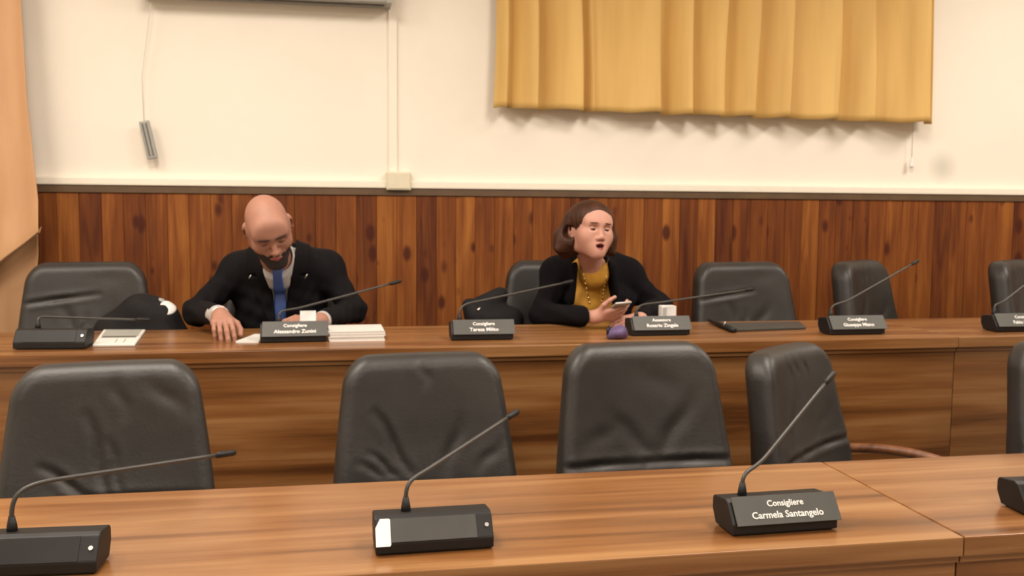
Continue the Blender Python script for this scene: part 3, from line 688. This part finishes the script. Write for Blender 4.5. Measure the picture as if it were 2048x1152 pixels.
#@@PEOPLE
# ------------------------------------------------------------------ people
def unit(v): v = np.array(v, float); return v/np.linalg.norm(v)
def rotm(yaw, pitch, roll):
    return np.array(Matrix.Rotation(R_(yaw), 3, 'Z') @ Matrix.Rotation(R_(roll), 3, 'Y') @ Matrix.Rotation(R_(pitch), 3, 'X'))
class Head:
    def __init__(s, c, yaw, pitch, roll, k): s.c = np.array(c); s.M = rotm(yaw, pitch, roll); s.k = k
    def p(s, *l): return s.c+s.M@(np.array(l)*s.k)
    def loc(s, P): return ((np.asarray(P)-s.c)@s.M)/s.k
    def grid(s, V):
        x, y, z = V.grid(); dx, dy, dz = x-s.c[0], y-s.c[1], z-s.c[2]; M = s.M
        return [(dx*M[0, i]+dy*M[1, i]+dz*M[2, i])/s.k for i in range(3)]
    def C(s, a, b, ra, rb, k=.012, op='u'): return cone(s.p(*a), s.p(*b), ra*s.k, rb*s.k, k*s.k, op)
    def E(s, c, r, k=.012, op='u', rz=0, rx=0):
        L = np.array(Matrix.Rotation(R_(rz), 3, 'Z') @ Matrix.Rotation(R_(rx), 3, 'X')); return ell(s.p(*c), np.array(r)*s.k, s.M@L, k*s.k, op)
    def prims(s, sex, mouth_open=0.0):
        f = sex == 'f'; P = []; C, E = s.C, s.E
        P += [E((0, .014, .036 if not f else .030), (.0755, .096, .087 if not f else .079)), E((0, -.028, -.018), (.068, .060, .085), .035)]
        jx, jz = (.046, -.055) if f else (.052, -.058); dz = -.006*mouth_open
        for q in (-1, 1):
            P += [C((q*jx, .012, jz+dz), (q*.014, -.074, -.094+dz), .02, .015, .025), C((q*.058, .01, .0), (q*jx, .012, jz+dz), .02, .02, .03)]
            P += [E((q*.044, -.062, -.022), (.026, .024, .026), .03)]
            P += [C((q*.012, -.088, .024), (q*.046, -.072, .026), .0095 if not f else .007, .009, .016)]
        P += [E((0, -.078, -.093+dz), (.019, .016, .016), .02), E((0, -.076, -.06), (.034, .022, .03), .02)]
        P += [E((0, -.068, .046), (.056, .022, .038), .045)]
        for q in (-1, 1):
            P += [E((q*.032, -.104, .006), (.020, .020, .0125), .012, 's')]
            P += [E((q*.032, -.0765, .004), (.0135, .0135, .0125), .004)]
        if f: P += [E((-.040, -.052, -.042), (.023, .027, .034), .035), E((.040, -.052, -.042), (.023, .027, .034), .035), E((0, -.07, -.08), (.034, .022, .024), .03)]
        nl = .92 if f else 1.0
        P += [C((0, -.091, .014), (0, -.108*nl-.003, -.028), .0075, .0105, .012), E((0, -.108*nl-.003, -.032), (.012, .011, .0095), .008)]
        for q in (-1, 1): P += [E((q*.0125, -.099, -.036), (.008, .010, .0075), .006), E((q*.0065, -.106*nl, -.0425), (.0035, .005, .003), .003, 's')]
        if mouth_open:
            P += [E((0, -.100, -.066+dz*.3), (.019, .016, .0065+.006*mouth_open), .004, 's')]
            P += [C((-.018, -.0935, -.058), (0, -.0995, -.0555), .0035, .0045, .005), C((.018, -.0935, -.058), (0, -.0995, -.0555), .0035, .0045, .005)]
            P += [C((-.017, -.092, -.070+dz), (0, -.0975, -.0755+dz), .004, .0055, .005), C((.017, -.092, -.070+dz), (0, -.0975, -.0755+dz), .004, .0055, .005)]
        else:
            P += [C((-.021, -.093, -.062), (0, -.1005, -.0580), .0035, .0050, .005), C((.021, -.093, -.062), (0, -.1005, -.0580), .0035, .0050, .005)]
            P += [C((-.018, -.093, -.066), (0, -.0990, -.0690), .004, .0060, .005), C((.018, -.093, -.066), (0, -.0990, -.0690), .004, .0060, .005)]
        for q in (-1, 1):
            P += [E((q*.081, .018, .002), (.0080, .022, .034), .005, rz=q*32), E((q*.086, .009, .002), (.005, .011, .018), .004, 's', rz=q*32), E((q*.074, .008, -.028), (.007, .009, .009), .005)]
        return P
def hand(wr, d, n, thumb, curls, th, sc=1.0, spread=.0):
    """wr wrist point, d direction of the metacarpals, n the back of the hand's normal, thumb a vector towards the thumb's side"""
    d = unit(d); n = np.array(n, float); n = unit(n-d*(n@d)); s = np.cross(n, d); s = s if s@np.array(thumb) > 0 else -s
    P = []; K = [(.030, .088), (.010, .092), (-.010, .088), (-.028, .080)]; LN = [(.042, .025, .020), (.047, .029, .021), (.043, .027, .021), (.034, .020, .018)]
    RD = [.0092, .0094, .0089, .0080]; tips = []
    wr = np.array(wr, float)
    P.append(cone(wr-d*.002*sc, wr+d*.016*sc, .025*sc, .025*sc, .02))
    for i, ((lx, ly), ln) in enumerate(zip(K, LN)):
        k0 = wr+(d*ly+s*lx)*sc; b = wr+(d*.012+s*lx*.55)*sc
        P.append(cone(b-n*.004*sc, k0-n*.004*sc, .0155*sc, .0118*sc, .014))
        ang = 0; p = k0; dr = unit(d+s*lx*spread*6)
        for j in range(3):
            ang += curls[i][j]; a = R_(ang); dd = dr*math.cos(a)-n*math.sin(a)
            q = p+dd*ln[j]*sc; r0 = RD[i]*sc*(1-.07*j); P.append(cone(p, q, r0*1.04, r0*.93, .0035 if j or 1 else .006)); p = q
        tips.append(p)
    # thumb: th = list of directions in (d, s, n)
    p = wr+(d*.022+s*.022-n*.008)*sc; q = p
    for ln, r0, r1, v in zip((.046, .034, .026), (.0150, .0118, .0102), (.0118, .0102, .0086), th):
        dv = unit(d*v[0]+s*v[1]+n*v[2]); q = p+dv*ln*sc; P.append(cone(p, q, r0*sc, r1*sc, .010 if ln > .04 else .004)); p = q
    return P, tips, (d, n, s)
def axis(*segs):
    out = []
    for a, b, h in segs: out += list(np.arange(a, b-1e-6, h))
    return np.array(out+[segs[-1][1]])
def torso(nk, s1, s2, ch, be, hp, w=1.0, bust=0):
    nr = .046 if bust else .062
    n = np.array
    P = [cone(s1, s2, .058*w, .058*w, .05), cone(s1*.62+s2*.38+[0, .01, .015], nk+[0, .02, -.03], .055, nr, .06), cone(s2*.62+s1*.38+[0, .01, .015], nk+[0, .02, -.03], .055, nr, .06)]
    P += [ell(ch, (.178*w, .118*w, .19), I3, .06), ell(be, (.160*w, .118*w, .17), I3, .06), ell(hp, (.178*w, .125, .13), I3, .06)]
    if bust:
        for q in (-1, 1): P.append(ell(ch+[q*.075, -.085, -.02], (.062, .055, .062), I3, .04))
    return P
def legs(hp, kn1, kn2, zf, off=0.0):
    P = []
    for q, kn in ((-1, kn1), (1, kn2)):
        h = hp+np.array([q*.09, -.02, -.02]); an = kn+np.array([0, .06, -(kn[2]-zf-.11)])
        P += [cone(h, kn, .088, .062, .04), cone(kn, an, .060, .042, .03)]
    return P
def shoes(kn1, kn2, zf, parent, mat):
    for kn in (kn1, kn2):
        an = kn+np.array([0, .06, -(kn[2]-zf-.11)]); v = Vol.cube([an[0]-.07, an[1]-.24, zf], [an[0]+.07, an[1]+.10, zf+.13], .007)
        v.prims([cone((an[0], an[1]+.03, zf+.045), (an[0], an[1]-.16, zf+.035), .043, .04, .03), cone((an[0], an[1], zf+.10), (an[0], an[1], zf+.05), .045, .045, .03)])
        v.F = np.maximum(v.F, (zf+.002)-v.grid()[2]).astype(np.float32); field_obj('shoe', *v.mesh(), mat, parent)
def line_x(pts):
    """an edge on clothing given as [(px, py, Y)...] -> x as a function of z"""
    q = np.array([at(*p) for p in pts]); q = q[np.argsort(q[:, 2])]; return lambda z: np.interp(z, q[:, 2], q[:, 0])

# ---- the man
hd_ = Head(at(537, 458, 3.57), 7, 35, -13, .985)
mnk = at(556, 512, 3.84); ms1, ms2 = at(478, 541, 3.96), at(652, 536, 3.96)
mch, mbe, mhp = at(562, 590, 4.0), at(562, 660, 4.03), np.array([at(562, 700, 4.08)[0], 4.08, .79])
me1, mw1 = at(394, 624, 3.88), at(441, 631, 3.565); me2, mw2 = at(706, 620, 3.90), at(642, 641, 3.585)
mt = torso(mnk, ms1, ms2, mch, mbe, mhp, 1.0)
mkn = [np.array([mhp[0]-.17, 3.62, .735]), np.array([mhp[0]+.17, 3.62, .735])]
marm = [cone(ms1, me1, .058, .050, .04), cone(me1, mw1+unit(me1-mw1)*.03, .050, .037, .03), cone(ms2, me2, .058, .050, .04), cone(me2, mw2+unit(me2-mw2)*.012, .050, .037, .03)]
hr, tips1, fr1 = hand(mw1, (.16, -.96, -.12), (-.08, -.18, .98), (1, -.2, 0), [(38, 28, 12), (34, 30, 14), (38, 32, 14), (44, 34, 14)], [(.75, .62, -.35), (.9, .25, -.5), (.9, -.1, -.5)], 1.02, .35)
hl, tips2, fr2 = hand(mw2, (-.93, -.34, .02), (-.05, -.45, .88), (-.2, 1, 0), [(24, 30, 20), (28, 34, 20), (32, 36, 20), (36, 36, 20)], [(.7, .6, -.4), (.9, .3, -.4), (.95, .1, -.3)], 1.0, .2)
man = thing('person', 'bald bearded man in dark suit and blue tie, head bowed over papers', 'person', (mhp[0], 4.05, ZP))
skin_arm = [cone(ms1, me1, .045, .038, .03), cone(me1, mw1, .038, .026, .02), cone(ms2, me2, .045, .038, .03), cone(me2, mw2, .038, .026, .02)]
allp = np.array([hd_.c, me1, me2, mw1, mw2, mhp])
xa, xb = allp[:, 0].min()-.10, allp[:, 0].max()+.10
v = Vol(axis((xa, xb, .0032)), axis((3.34, 3.76, .0032), (3.76, 4.28, .009)), axis((ZP+.04, .88, .014), (.88, 1.06, .003), (1.06, 1.13, .006), (1.13, hd_.c[2]+.17, .0032)))
v.prims(mt, -.012); v.prims(skin_arm); v.prims(legs(mhp, mkn[0], mkn[1], ZP), -.008)
v.prims([cone(mnk+[0, .03, -.05], hd_.p(0, .035, -.05), .060, .056, .03)])
v.prims(hd_.prims('m')); v.prims(hr); v.prims(hl)
def man_mat(c):
    return np.zeros(len(c))
body = field_obj('body', *v.mesh(), [M_skin], man, man_mat)
# beard and brows grow out of the same head surface
lo, hi = hd_.c-.17, hd_.c+.17
vb = Vol.cube(lo, hi, .0028); vb.prims(hd_.prims('m')); hf = vb.F.copy(); X, Y, Z = hd_.grid(vb)
zt = -.052+.27*np.clip(Y+.085, 0, .2)+.004*np.sin(X*260)
mask = smax(Z-zt, (Y+.016), .01); mask = smax(mask, -(Z+.128), .01)
lipm = np.sqrt((X/.0235)**2+((Z+.0635)/.0078)**2)-1
mask = np.maximum(mask, -lipm*.010+0*Y)
thick = .0035+.010*np.clip((-.072-Z)/.04, 0, 1)
vb.F = smax(hf-thick, mask, .006).astype(np.float32); field_obj('beard', *vb.mesh(), M_beard, man)
d = np.sqrt((X/.0205)**2+((Z+.0640)/.0082)**2)-1
vb.F = np.maximum(hf-.0009, np.maximum(d*.006, Y+.05)).astype(np.float32); field_obj('lips', *vb.mesh(), M_lip, man)
for q in (-1, 1):
    d = np.sqrt(((X-q*.031)/.024)**2+((Z-.0245-.05*np.maximum(0, q*X-.02)*-1-(.004 if True else 0))/.0055)**2)-1
    vb.F = np.maximum(hf-.0022, np.maximum(d*.006, Y+.03)).astype(np.float32); field_obj('eyebrow', *vb.mesh(), M_brow, man)
    pts = [hd_.p(q*.032+t*.0125, -.0905+.0045*abs(t)**2, .0005-.003*(1-t*t)) for t in np.linspace(-1, 1, 9)]
    MB().tube(pts, [.0006]+[.0014]*7+[.0006], 6).build('eyelash', M_brow, man, True)
mcol = mnk+np.array([0, .03, -.05]); mcol = mcol+unit(hd_.p(0, .035, -.05)-mcol)*.105
# shirt, tie, jacket, trousers
zt0, zt1 = at(560, 665, 3.86)[2], at(560, 500, 3.80)[2]
vs = Vol.cube([xa, 3.70, .86], [xb, 4.2, mnk[2]+.13], .006)
vs.prims(mt, 0.0)
sf = vs.F.copy(); x, y, z = vs.grid()
vs.F = np.maximum(vs.F, .88-z).astype(np.float32); shirt = field_obj('shirt', *vs.mesh(), M_shirt, man)
vl = line_x([(522, 505, 3.80), (531, 545, 3.84), (546, 590, 3.87), (552, 665, 3.88)]); vr = line_x([(590, 500, 3.80), (584, 545, 3.84), (574, 590, 3.87), (570, 665, 3.88)])
tl = line_x([(545, 525, 3.80), (548, 548, 3.83), (547, 575, 3.84), (547, 615, 3.86), (551, 665, 3.87)]); tr = line_x([(569, 525, 3.80), (566, 548, 3.83), (569, 575, 3.84), (574, 615, 3.86), (573, 665, 3.87)])
vcl = Vol.cube(mcol-.16, mcol+.16, .0028); vcl.prims([cone(mnk+[0, .02, -.06], mcol, .077, .073, .02)]); x, y, z = vcl.grid()
ncol = unit(mcol-mnk); vcl.prims([cone(mcol-ncol*.012, mcol+ncol*.08, .0655, .069, .003, 's')])
pl_ = (x-mcol[0])*ncol[0]+(y-mcol[1])*ncol[1]+(z-mcol[2])*ncol[2]
vcl.F = np.maximum(np.maximum(vcl.F, pl_), np.maximum(vl(z)-x, x-vr(z))-.003).astype(np.float32)
field_obj('shirt_collar', *vcl.mesh(), M_shirt, man)
vt = Vol.cube([at(530, 600, 3.9)[0], 3.68, .90], [at(595, 600, 3.9)[0], 3.96, mnk[2]+.06], .003)
vt.prims(mt, 0.0); vt.prims([cone(mnk+[0, .02, -.06], mcol, .077, .073, .02)]); x, y, z = vt.grid()
td = smax(np.maximum(tl(z)-x, x-tr(z)), y-3.95, .004); vt.F = smax(vt.F-.007, td, .006)
kn_ = at(556, 549, 3.78); vt.F = np.maximum(vt.F, z-at(556, 531, 3.78)[2]).astype(np.float32)
field_obj('tie', *vt.mesh(), M_tie, man)
vj = Vol.cube([xa-.02, 3.50, .84], [xb+.02, 4.24, mnk[2]+.10], .0058)
vj.prims(mt, .014); vj.prims(marm); vj.prims([cone(ms1+[0, 0, -.004], mnk+[-.06, .05, .0], .058, .050, .04), cone(ms2+[0, 0, -.004], mnk+[.06, .05, .0], .058, .050, .04)])
vj.prims([cone(mnk+[0, .045, -.03], mnk+[-.002, .035, .022], .082, .070, .02)])
x, y, z = vj.grid(); J = vj.F
# lapels: a raised band either side of the opening, with a notch
yc = mnk[1]+.10
front = y-yc
ed = np.maximum(vl(z)-x, x-vr(z))
wl = np.interp(z, [zt0, (zt0+zt1)/2, zt1], [.012, .070, .055]); notch = np.abs(z-at(520, 551, 3.85)[2])
band = np.maximum(ed-0, 0) if False else ed
lap = smax(smax(J-.007, np.maximum(ed-wl-.0*x, -ed), .004), front, .004)
lap = np.maximum(lap, -(np.maximum(notch-.006, (wl-.03)-ed)))
J = np.minimum(J, lap)
# cloth folds at elbows and waist
J = J+(.0022*np.sin(z*95+x*38)+.0018*np.sin(x*120-z*60+y*40))*np.clip((1.12-z)/.1, 0, 1)
cutv = np.maximum(ed, front); J = smax(J, -cutv, .004)
hole = Vol.cube([xa-.02, 3.50, .84], [xb+.02, 4.24, mnk[2]+.10], .0058); hole.prims([cone(mnk+[0, .035, -.02], mnk+[0, -.01, .14], .064, .062, .004)])
J = np.maximum(J, -hole.F)
for w_, e_, cut_ in ((mw1, me1, .036), (mw2, me2, .016)):
    dv = unit(e_-w_); ds = (x-w_[0])*dv[0]+(y-w_[1])*dv[1]+(z-w_[2])*dv[2]
    near = np.sqrt((x-w_[0])**2+(y-w_[1])**2+(z-w_[2])**2) < .085
    J = np.where(near, np.maximum(J, cut_-ds), J)
vj.F = np.maximum(J, .86-z).astype(np.float32); field_obj('jacket', *vj.mesh(), M_cloth, man)
for w_, e_, rr, cc_ in ((mw1, me1, .036, .012), (mw2, me2, .034, .0)):
    dv = unit(e_-w_); vc = Vol.cube(w_-.09, w_+.11, .003); vc.prims([cone(w_+dv*.012, w_+dv*.06, rr, rr+.002, .004), cone(w_-dv*.02, w_+dv*.03, rr-.006, rr-.004, .003, 's')])
    x, y, z = vc.grid(); ds = (x-w_[0])*dv[0]+(y-w_[1])*dv[1]+(z-w_[2])*dv[2]; vc.F = np.maximum(vc.F, cc_-ds).astype(np.float32)
    field_obj('shirt_cuff', *vc.mesh(), M_shirt, man)
dv = unit(me1-mw1); uu = unit(np.cross(dv, [0, 0, 1])); ww = np.cross(uu, dv)
MB().tube([mw1+dv*.006+.031*(math.cos(a)*uu+math.sin(a)*ww) for a in np.linspace(0, 2*math.pi, 25)], .0038, 8, False).build('bracelet', M_silver, man, True)
for (px, py) in ((500, 553), (612, 552)):
    p0, p1 = at(px-3, py+5, 3.838), at(px+3, py-4, 3.838); MB().tube([p0, (p0+p1)/2, p1], [.0016, .0026, .0016], 8).build('lapel_pin', M_silver, man, True)
vp = Vol.cube([xa, 3.5, ZP+.06], [xb, 4.24, .92], .011); vp.prims(legs(mhp, mkn[0], mkn[1], ZP), .004); vp.prim(ell(mhp, (.186, .135, .135), I3, .05)); field_obj('trousers', *vp.mesh(), M_trouser, man)
shoes(mkn[0], mkn[1], ZP, man, M_black)
# the card in his left hand
ctr = at(616, 636, 3.50); hw_ = (at(632, 636, 3.50)-at(600, 636, 3.50))[0]/2; hh_ = (at(616, 622, 3.5)-at(616, 651, 3.5))[2]/2
cardt = thing('card', 'small blank white card held up in the man\'s left hand', 'card', ctr)
Mc = Matrix.Translation(Vector(ctr)) @ Matrix.Rotation(R_(-12), 4, 'X') @ Matrix.Rotation(R_(-3), 4, 'Z')
MB().box((-hw_, -.001, -hh_), (hw_, .001, hh_), .0006, Mc).build('sheet', M_white, cardt)

# ---- the woman
hw = Head(at(1179, 461, 3.72), 13, -3, 4, .97)
wnk = at(1190, 522, 3.84); ws1, ws2 = at(1114, 550, 3.97), at(1254, 553, 3.97)
wch, wbe, whp = at(1190, 592, 4.0), at(1190, 660, 4.02), np.array([at(1190, 700, 4.06)[0], 4.06, .78])
we1, ww1 = at(1084, 628, 3.88), at(1190, 634, 3.60); we2, ww2 = at(1318, 612, 3.90), at(1284, 636, 3.62)
wt = torso(wnk, ws1, ws2, wch, wbe, whp, .86, 1)
wkn = [np.array([whp[0]-.11, 3.62, .735]), np.array([whp[0]+.11, 3.62, .735])]
warm = [cone(ws1, we1, .055, .050, .04), cone(we1, ww1+unit(we1-ww1)*.0, .050, .036, .03), cone(ws2, we2, .055, .050, .04), cone(we2, ww2+unit(we2-ww2)*.0, .050, .036, .03)]
hr, t1, f1 = hand(ww1, (.93, -.30, .14), (.12, -.80, -.55), (.1, .25, 1), [(18, 28, 18), (22, 30, 20), (24, 32, 20), (26, 34, 20)], [(.55, .70, -.1), (.85, .50, -.25), (.92, .30, -.3)], .86, .12)
hl, t2, f2 = hand(ww2, (-.86, -.36, -.18), (-.25, -.75, .55), (-.1, .6, .8), [(20, 28, 18), (24, 30, 20), (26, 32, 20), (28, 34, 20)], [(.6, .5, -.5), (.85, .3, -.4), (.9, .1, -.4)], .90, .1)
wom = thing('person', 'woman with brown bob, black cardigan and mustard top, looking down at her phone', 'person', (whp[0], 4.03, ZP))
allp = np.array([hw.c, we1, we2, ww1, ww2, whp]); xa, xb = allp[:, 0].min()-.10, allp[:, 0].max()+.10
skin_arm = [cone(ws1, we1, .042, .036, .03), cone(we1, ww1, .036, .024, .02), cone(ws2, we2, .042, .036, .03), cone(we2, ww2, .036, .024, .02)]
v = Vol(axis((xa, xb, .0030)), axis((3.42, 3.84, .0030), (3.84, 4.26, .009)), axis((ZP+.04, .90, .014), (.90, 1.06, .003), (1.06, 1.10, .006), (1.10, hw.c[2]+.15, .0030)))
v.prims(wt, -.022); v.prims(skin_arm); v.prims(legs(whp, wkn[0], wkn[1], ZP), -.010)
v.prims([cone(wnk+[0, .03, -.05], hw.p(0, .03, -.06), .047, .045, .03), cone(wnk+[0, .0, -.045], wnk+[0, .03, -.02], .043, .047, .03)])
v.prims(hw.prims('f', .8)); v.prims(hr); v.prims(hl)
def wom_mat(c):
    l = hw.loc(c); mo = (((l[:, 0]/.0165)**2+((l[:, 2]+.067)/.0078)**2) < 1) & (l[:, 1] < -.06) & (l[:, 1] > -.0945); return mo.astype(int)
field_obj('body', *v.mesh(), [M_skin2, M_mouth], wom, wom_mat)
lo, hi = hw.c-.17, hw.c+.17
vb = Vol.cube(lo, hi, .0028); vb.prims(hw.prims('f', .8)); hf = vb.F.copy(); X, Y, Z = hw.grid(vb)
d = np.sqrt((X/(.0205-.25*np.abs(Z+.067)))**2+((Z+.0675)/.0155)**2)-1; d2 = np.sqrt((X/.0165)**2+((Z+.0668)/.0070)**2)-1
vb.F = np.maximum(np.maximum(hf-.0007, -d2*.005), np.maximum(d*.006, Y+.07)).astype(np.float32); field_obj('lips', *vb.mesh(), M_lip2, wom)
for q in (-1, 1):
    d = np.sqrt(((X-q*.032)/.020)**2+((Z-.0265)/.0028)**2)-1
    vb.F = np.maximum(hf-.0014, np.maximum(d*.005, Y+.03)).astype(np.float32); field_obj('eyebrow', *vb.mesh(), M_hair, wom)
    d = np.sqrt(((X-q*.032)/.0125)**2+((Z+.0005)/.0042)**2)-1
    vb.F = np.maximum(hf-.0009, np.maximum(d*.004, Y+.03)).astype(np.float32); field_obj('eye', *vb.mesh(), M_iris, wom)
    pts = [hw.p(q*.032+t*.0135, -.0915+.005*abs(t)**2, .0035-.002*(t*t)) for t in np.linspace(-1, 1, 9)]
    MB().tube(pts, [.0006]+[.0013]*7+[.0006], 6).build('eyelash', M_hair, wom, True)
# bob: full crown, both sides falling to the jaw and turning outwards
H = Vol.cube(hw.c-[.19, .19, .19], hw.c+[.19, .19, .17], .0034)
E, C = hw.E, hw.C
H.prims([E((0, .022, .034), (.089, .104, .088), .03), E((0, .05, -.02), (.088, .075, .085), .04)])
H.prims([C((-.078, .018, .048), (-.096, .046, -.035), .026, .034, .03), C((-.096, .046, -.035), (-.110, .046, -.072), .034, .026, .03), C((-.110, .044, -.070), (-.128, .032, -.084), .024, .010, .02), C((-.085, .03, -.06), (-.07, .07, -.095), .035, .03, .03)])
H.prims([C((.078, -.010, .045), (.094, .004, -.035), .026, .030, .03), C((.094, .004, -.035), (.102, .0, -.076), .030, .022, .03), C((.102, .0, -.072), (.118, -.012, -.088), .018, .008, .02), C((.085, .03, -.06), (.07, .07, -.095), .032, .03, .03)])
H.prims([E((0, -.012, .050), (.083, .086, .071), .03)])
H.prims([E((-.004, -.098, -.030), (.0735, .098, .110), .012, 's')])
H.prims([E((-.096, -.002, -.014), (.022, .032, .028), .010, 's')])
X, Y, Z = hw.grid(H)
A = np.arctan2(X, -Y-.02+1e-6); H.F = (H.F+.0012*np.sin(A*26+Z*22)*np.clip(.10-Z, 0, .1)*10+.0006*np.sin(A*61-Z*30)).astype(np.float32)
field_obj('hair', *H.mesh(), M_hair, wom)
MB().tube([hw.p(-.079, .006, -.036), hw.p(-.080, .004, -.046), hw.p(-.079, .006, -.054)], [.002, .004, .003], 8).build('earring', M_gold, wom, True)
# top, cardigan, skirt
vs = Vol.cube([xa, 3.70, .86], [xb, 4.2, wnk[2]+.08], .006); vs.prims(wt, .0); x, y, z = vs.grid()
nz_ = at(1190, 529, 3.80)[2]; rr = np.sqrt((x-wnk[0])**2+((y-wnk[1]-.03)/1.25)**2)
vs.prims([cone(wnk+[0, .012, -.06], wnk+[0, .030, -.010], .052, .054, .05)]); vs.F = smax(vs.F, -smax(rr-.060, nz_-z-.5*(y-(wnk[1]-.07)), .006), .004)
vs.F = np.maximum(vs.F, .88-z).astype(np.float32); field_obj('top', *vs.mesh(), M_mustard, wom)
vj = Vol.cube([xa-.02, 3.50, .84], [xb+.02, 4.24, wnk[2]+.09], .0058); vj.prims(wt, .013); vj.prims(warm)
vj.prims([cone(ws1*.55+ws2*.45+[0, .04, .07], ws1+[0, 0, .015], .05, .06, .05), cone(ws2*.55+ws1*.45+[0, .04, .07], ws2+[0, 0, .015], .05, .06, .05)])
vj.prims([cone(at(1152, 535, 3.82), at(1148, 600, 3.84), .024, .018, .03), cone(at(1224, 534, 3.82), at(1230, 600, 3.84), .024, .018, .03)])
x, y, z = vj.grid(); J = vj.F
el = line_x([(1160, 490, 3.80), (1157, 525, 3.80), (1153, 570, 3.82), (1146, 650, 3.84)]); er = line_x([(1212, 490, 3.80), (1217, 530, 3.80), (1225, 570, 3.82), (1234, 650, 3.84)])
J = J+(.0025*np.sin(z*80+x*45)+.002*np.sin(x*110-z*70+y*50))*np.clip((1.12-z)/.1, 0, 1)
J = smax(J, -np.maximum(np.maximum(el(z)-x, x-er(z)), y-(wnk[1]+.10)), .008)
hole = Vol.cube([xa-.02, 3.50, .84], [xb+.02, 4.24, wnk[2]+.09], .0058); hole.prims([cone(wnk+[0, .02, -.06], wnk+[0, .0, .12], .058, .060, .004)])
J = smax(J, -hole.F, .006)
for w_, e_ in ((ww1, we1), (ww2, we2)):
    dv = unit(e_-w_); ds = (x-w_[0])*dv[0]+(y-w_[1])*dv[1]+(z-w_[2])*dv[2]; near = np.sqrt((x-w_[0])**2+(y-w_[1])**2+(z-w_[2])**2) < .075
    J = np.where(near, np.maximum(J, -.012-ds), J)
vj.F = np.maximum(J, .86-z).astype(np.float32); field_obj('cardigan', *vj.mesh(), M_knit, wom)
vp = Vol.cube([xa, 3.5, ZP+.06], [xb, 4.24, .92], .011); vp.prims(legs(whp, wkn[0], wkn[1], ZP), .004); vp.prim(ell(whp, (.175, .135, .13), I3, .05)); field_obj('trousers', *vp.mesh(), M_trouser, wom)
shoes(wkn[0], wkn[1], ZP, wom, M_black)
# long gold necklace lying on the top
for pts in (((1166, 540), (1169, 558), (1174, 580), (1179, 605)), ((1213, 552), (1209, 572), (1205, 590), (1203, 610))):
    q = []
    for (px, py) in pts:
        # find the front of the top along the sight line
        for Yq in np.arange(3.72, 4.02, .003):
            p = at(px, py, Yq); i = [int(round((p[k]-vs.a[k][0])/.006)) for k in range(3)]
            if all(0 <= i[k] < vs.F.shape[k] for k in range(3)) and vs.F[tuple(i)] < .006: break
        q.append(p)
    m_ = MB(); m_.tube(q, .0022, 8)
    a_, b_ = np.array(q[1]), np.array(q[-1])
    for t in np.linspace(0, 1, 6): c_ = a_+(b_-a_)*t; m_.tube([c_+[-.003, 0, .006], c_, c_+[.003, 0, -.006]], [.001, .0042, .001], 8)
    m_.build('necklace', M_gold, wom, True)
# ring, phone
d_, n_, s_ = f2; K0 = ww2+(d_*.082-s_*.01)*.9; a0, b0_ = np.cross(unit(d_), n_), n_
rc = at(1267, 634, ww2[1]-.045)
rg_c = ww2+(d_*.102-s_*.012)*.9
MB().tube([rg_c+.0105*(math.cos(a)*a0+math.sin(a)*b0_) for a in np.linspace(0, 2*math.pi, 21)], .0022, 8, False).build('ring', M_gold, wom, True)
ph_t = (at(1230, 607, 3.52)+at(1264, 604, 3.52))/2
ph = thing('phone', 'grey smartphone held flat in both of the woman\'s hands', 'phone', ph_t)
Mp = Matrix.Translation(Vector(ph_t)) @ Matrix.Rotation(R_(6), 4, 'Z') @ Matrix.Rotation(R_(-22), 4, 'X') @ Matrix.Rotation(R_(-4), 4, 'Y')
MB().box((-.034, 0, -.0045), (.034, .135, .0035), .003, Mp).build('case', M_grey, ph)
MB().box((-.031, .004, .003), (.031, .131, .0042), .0004, Mp).build('screen', M_glassdark, ph)
MB().box((-.034, -.0012, -.0035), (.034, .002, .0028), .001, Mp).build('metal_edge', M_silver, ph)
MB().tube([Vector(Mp @ Vector((.022, .016, -.0052))), Vector(Mp @ Vector((.022, .016, -.004)))], .005, 12).build('lens', M_glassdark, ph, True)
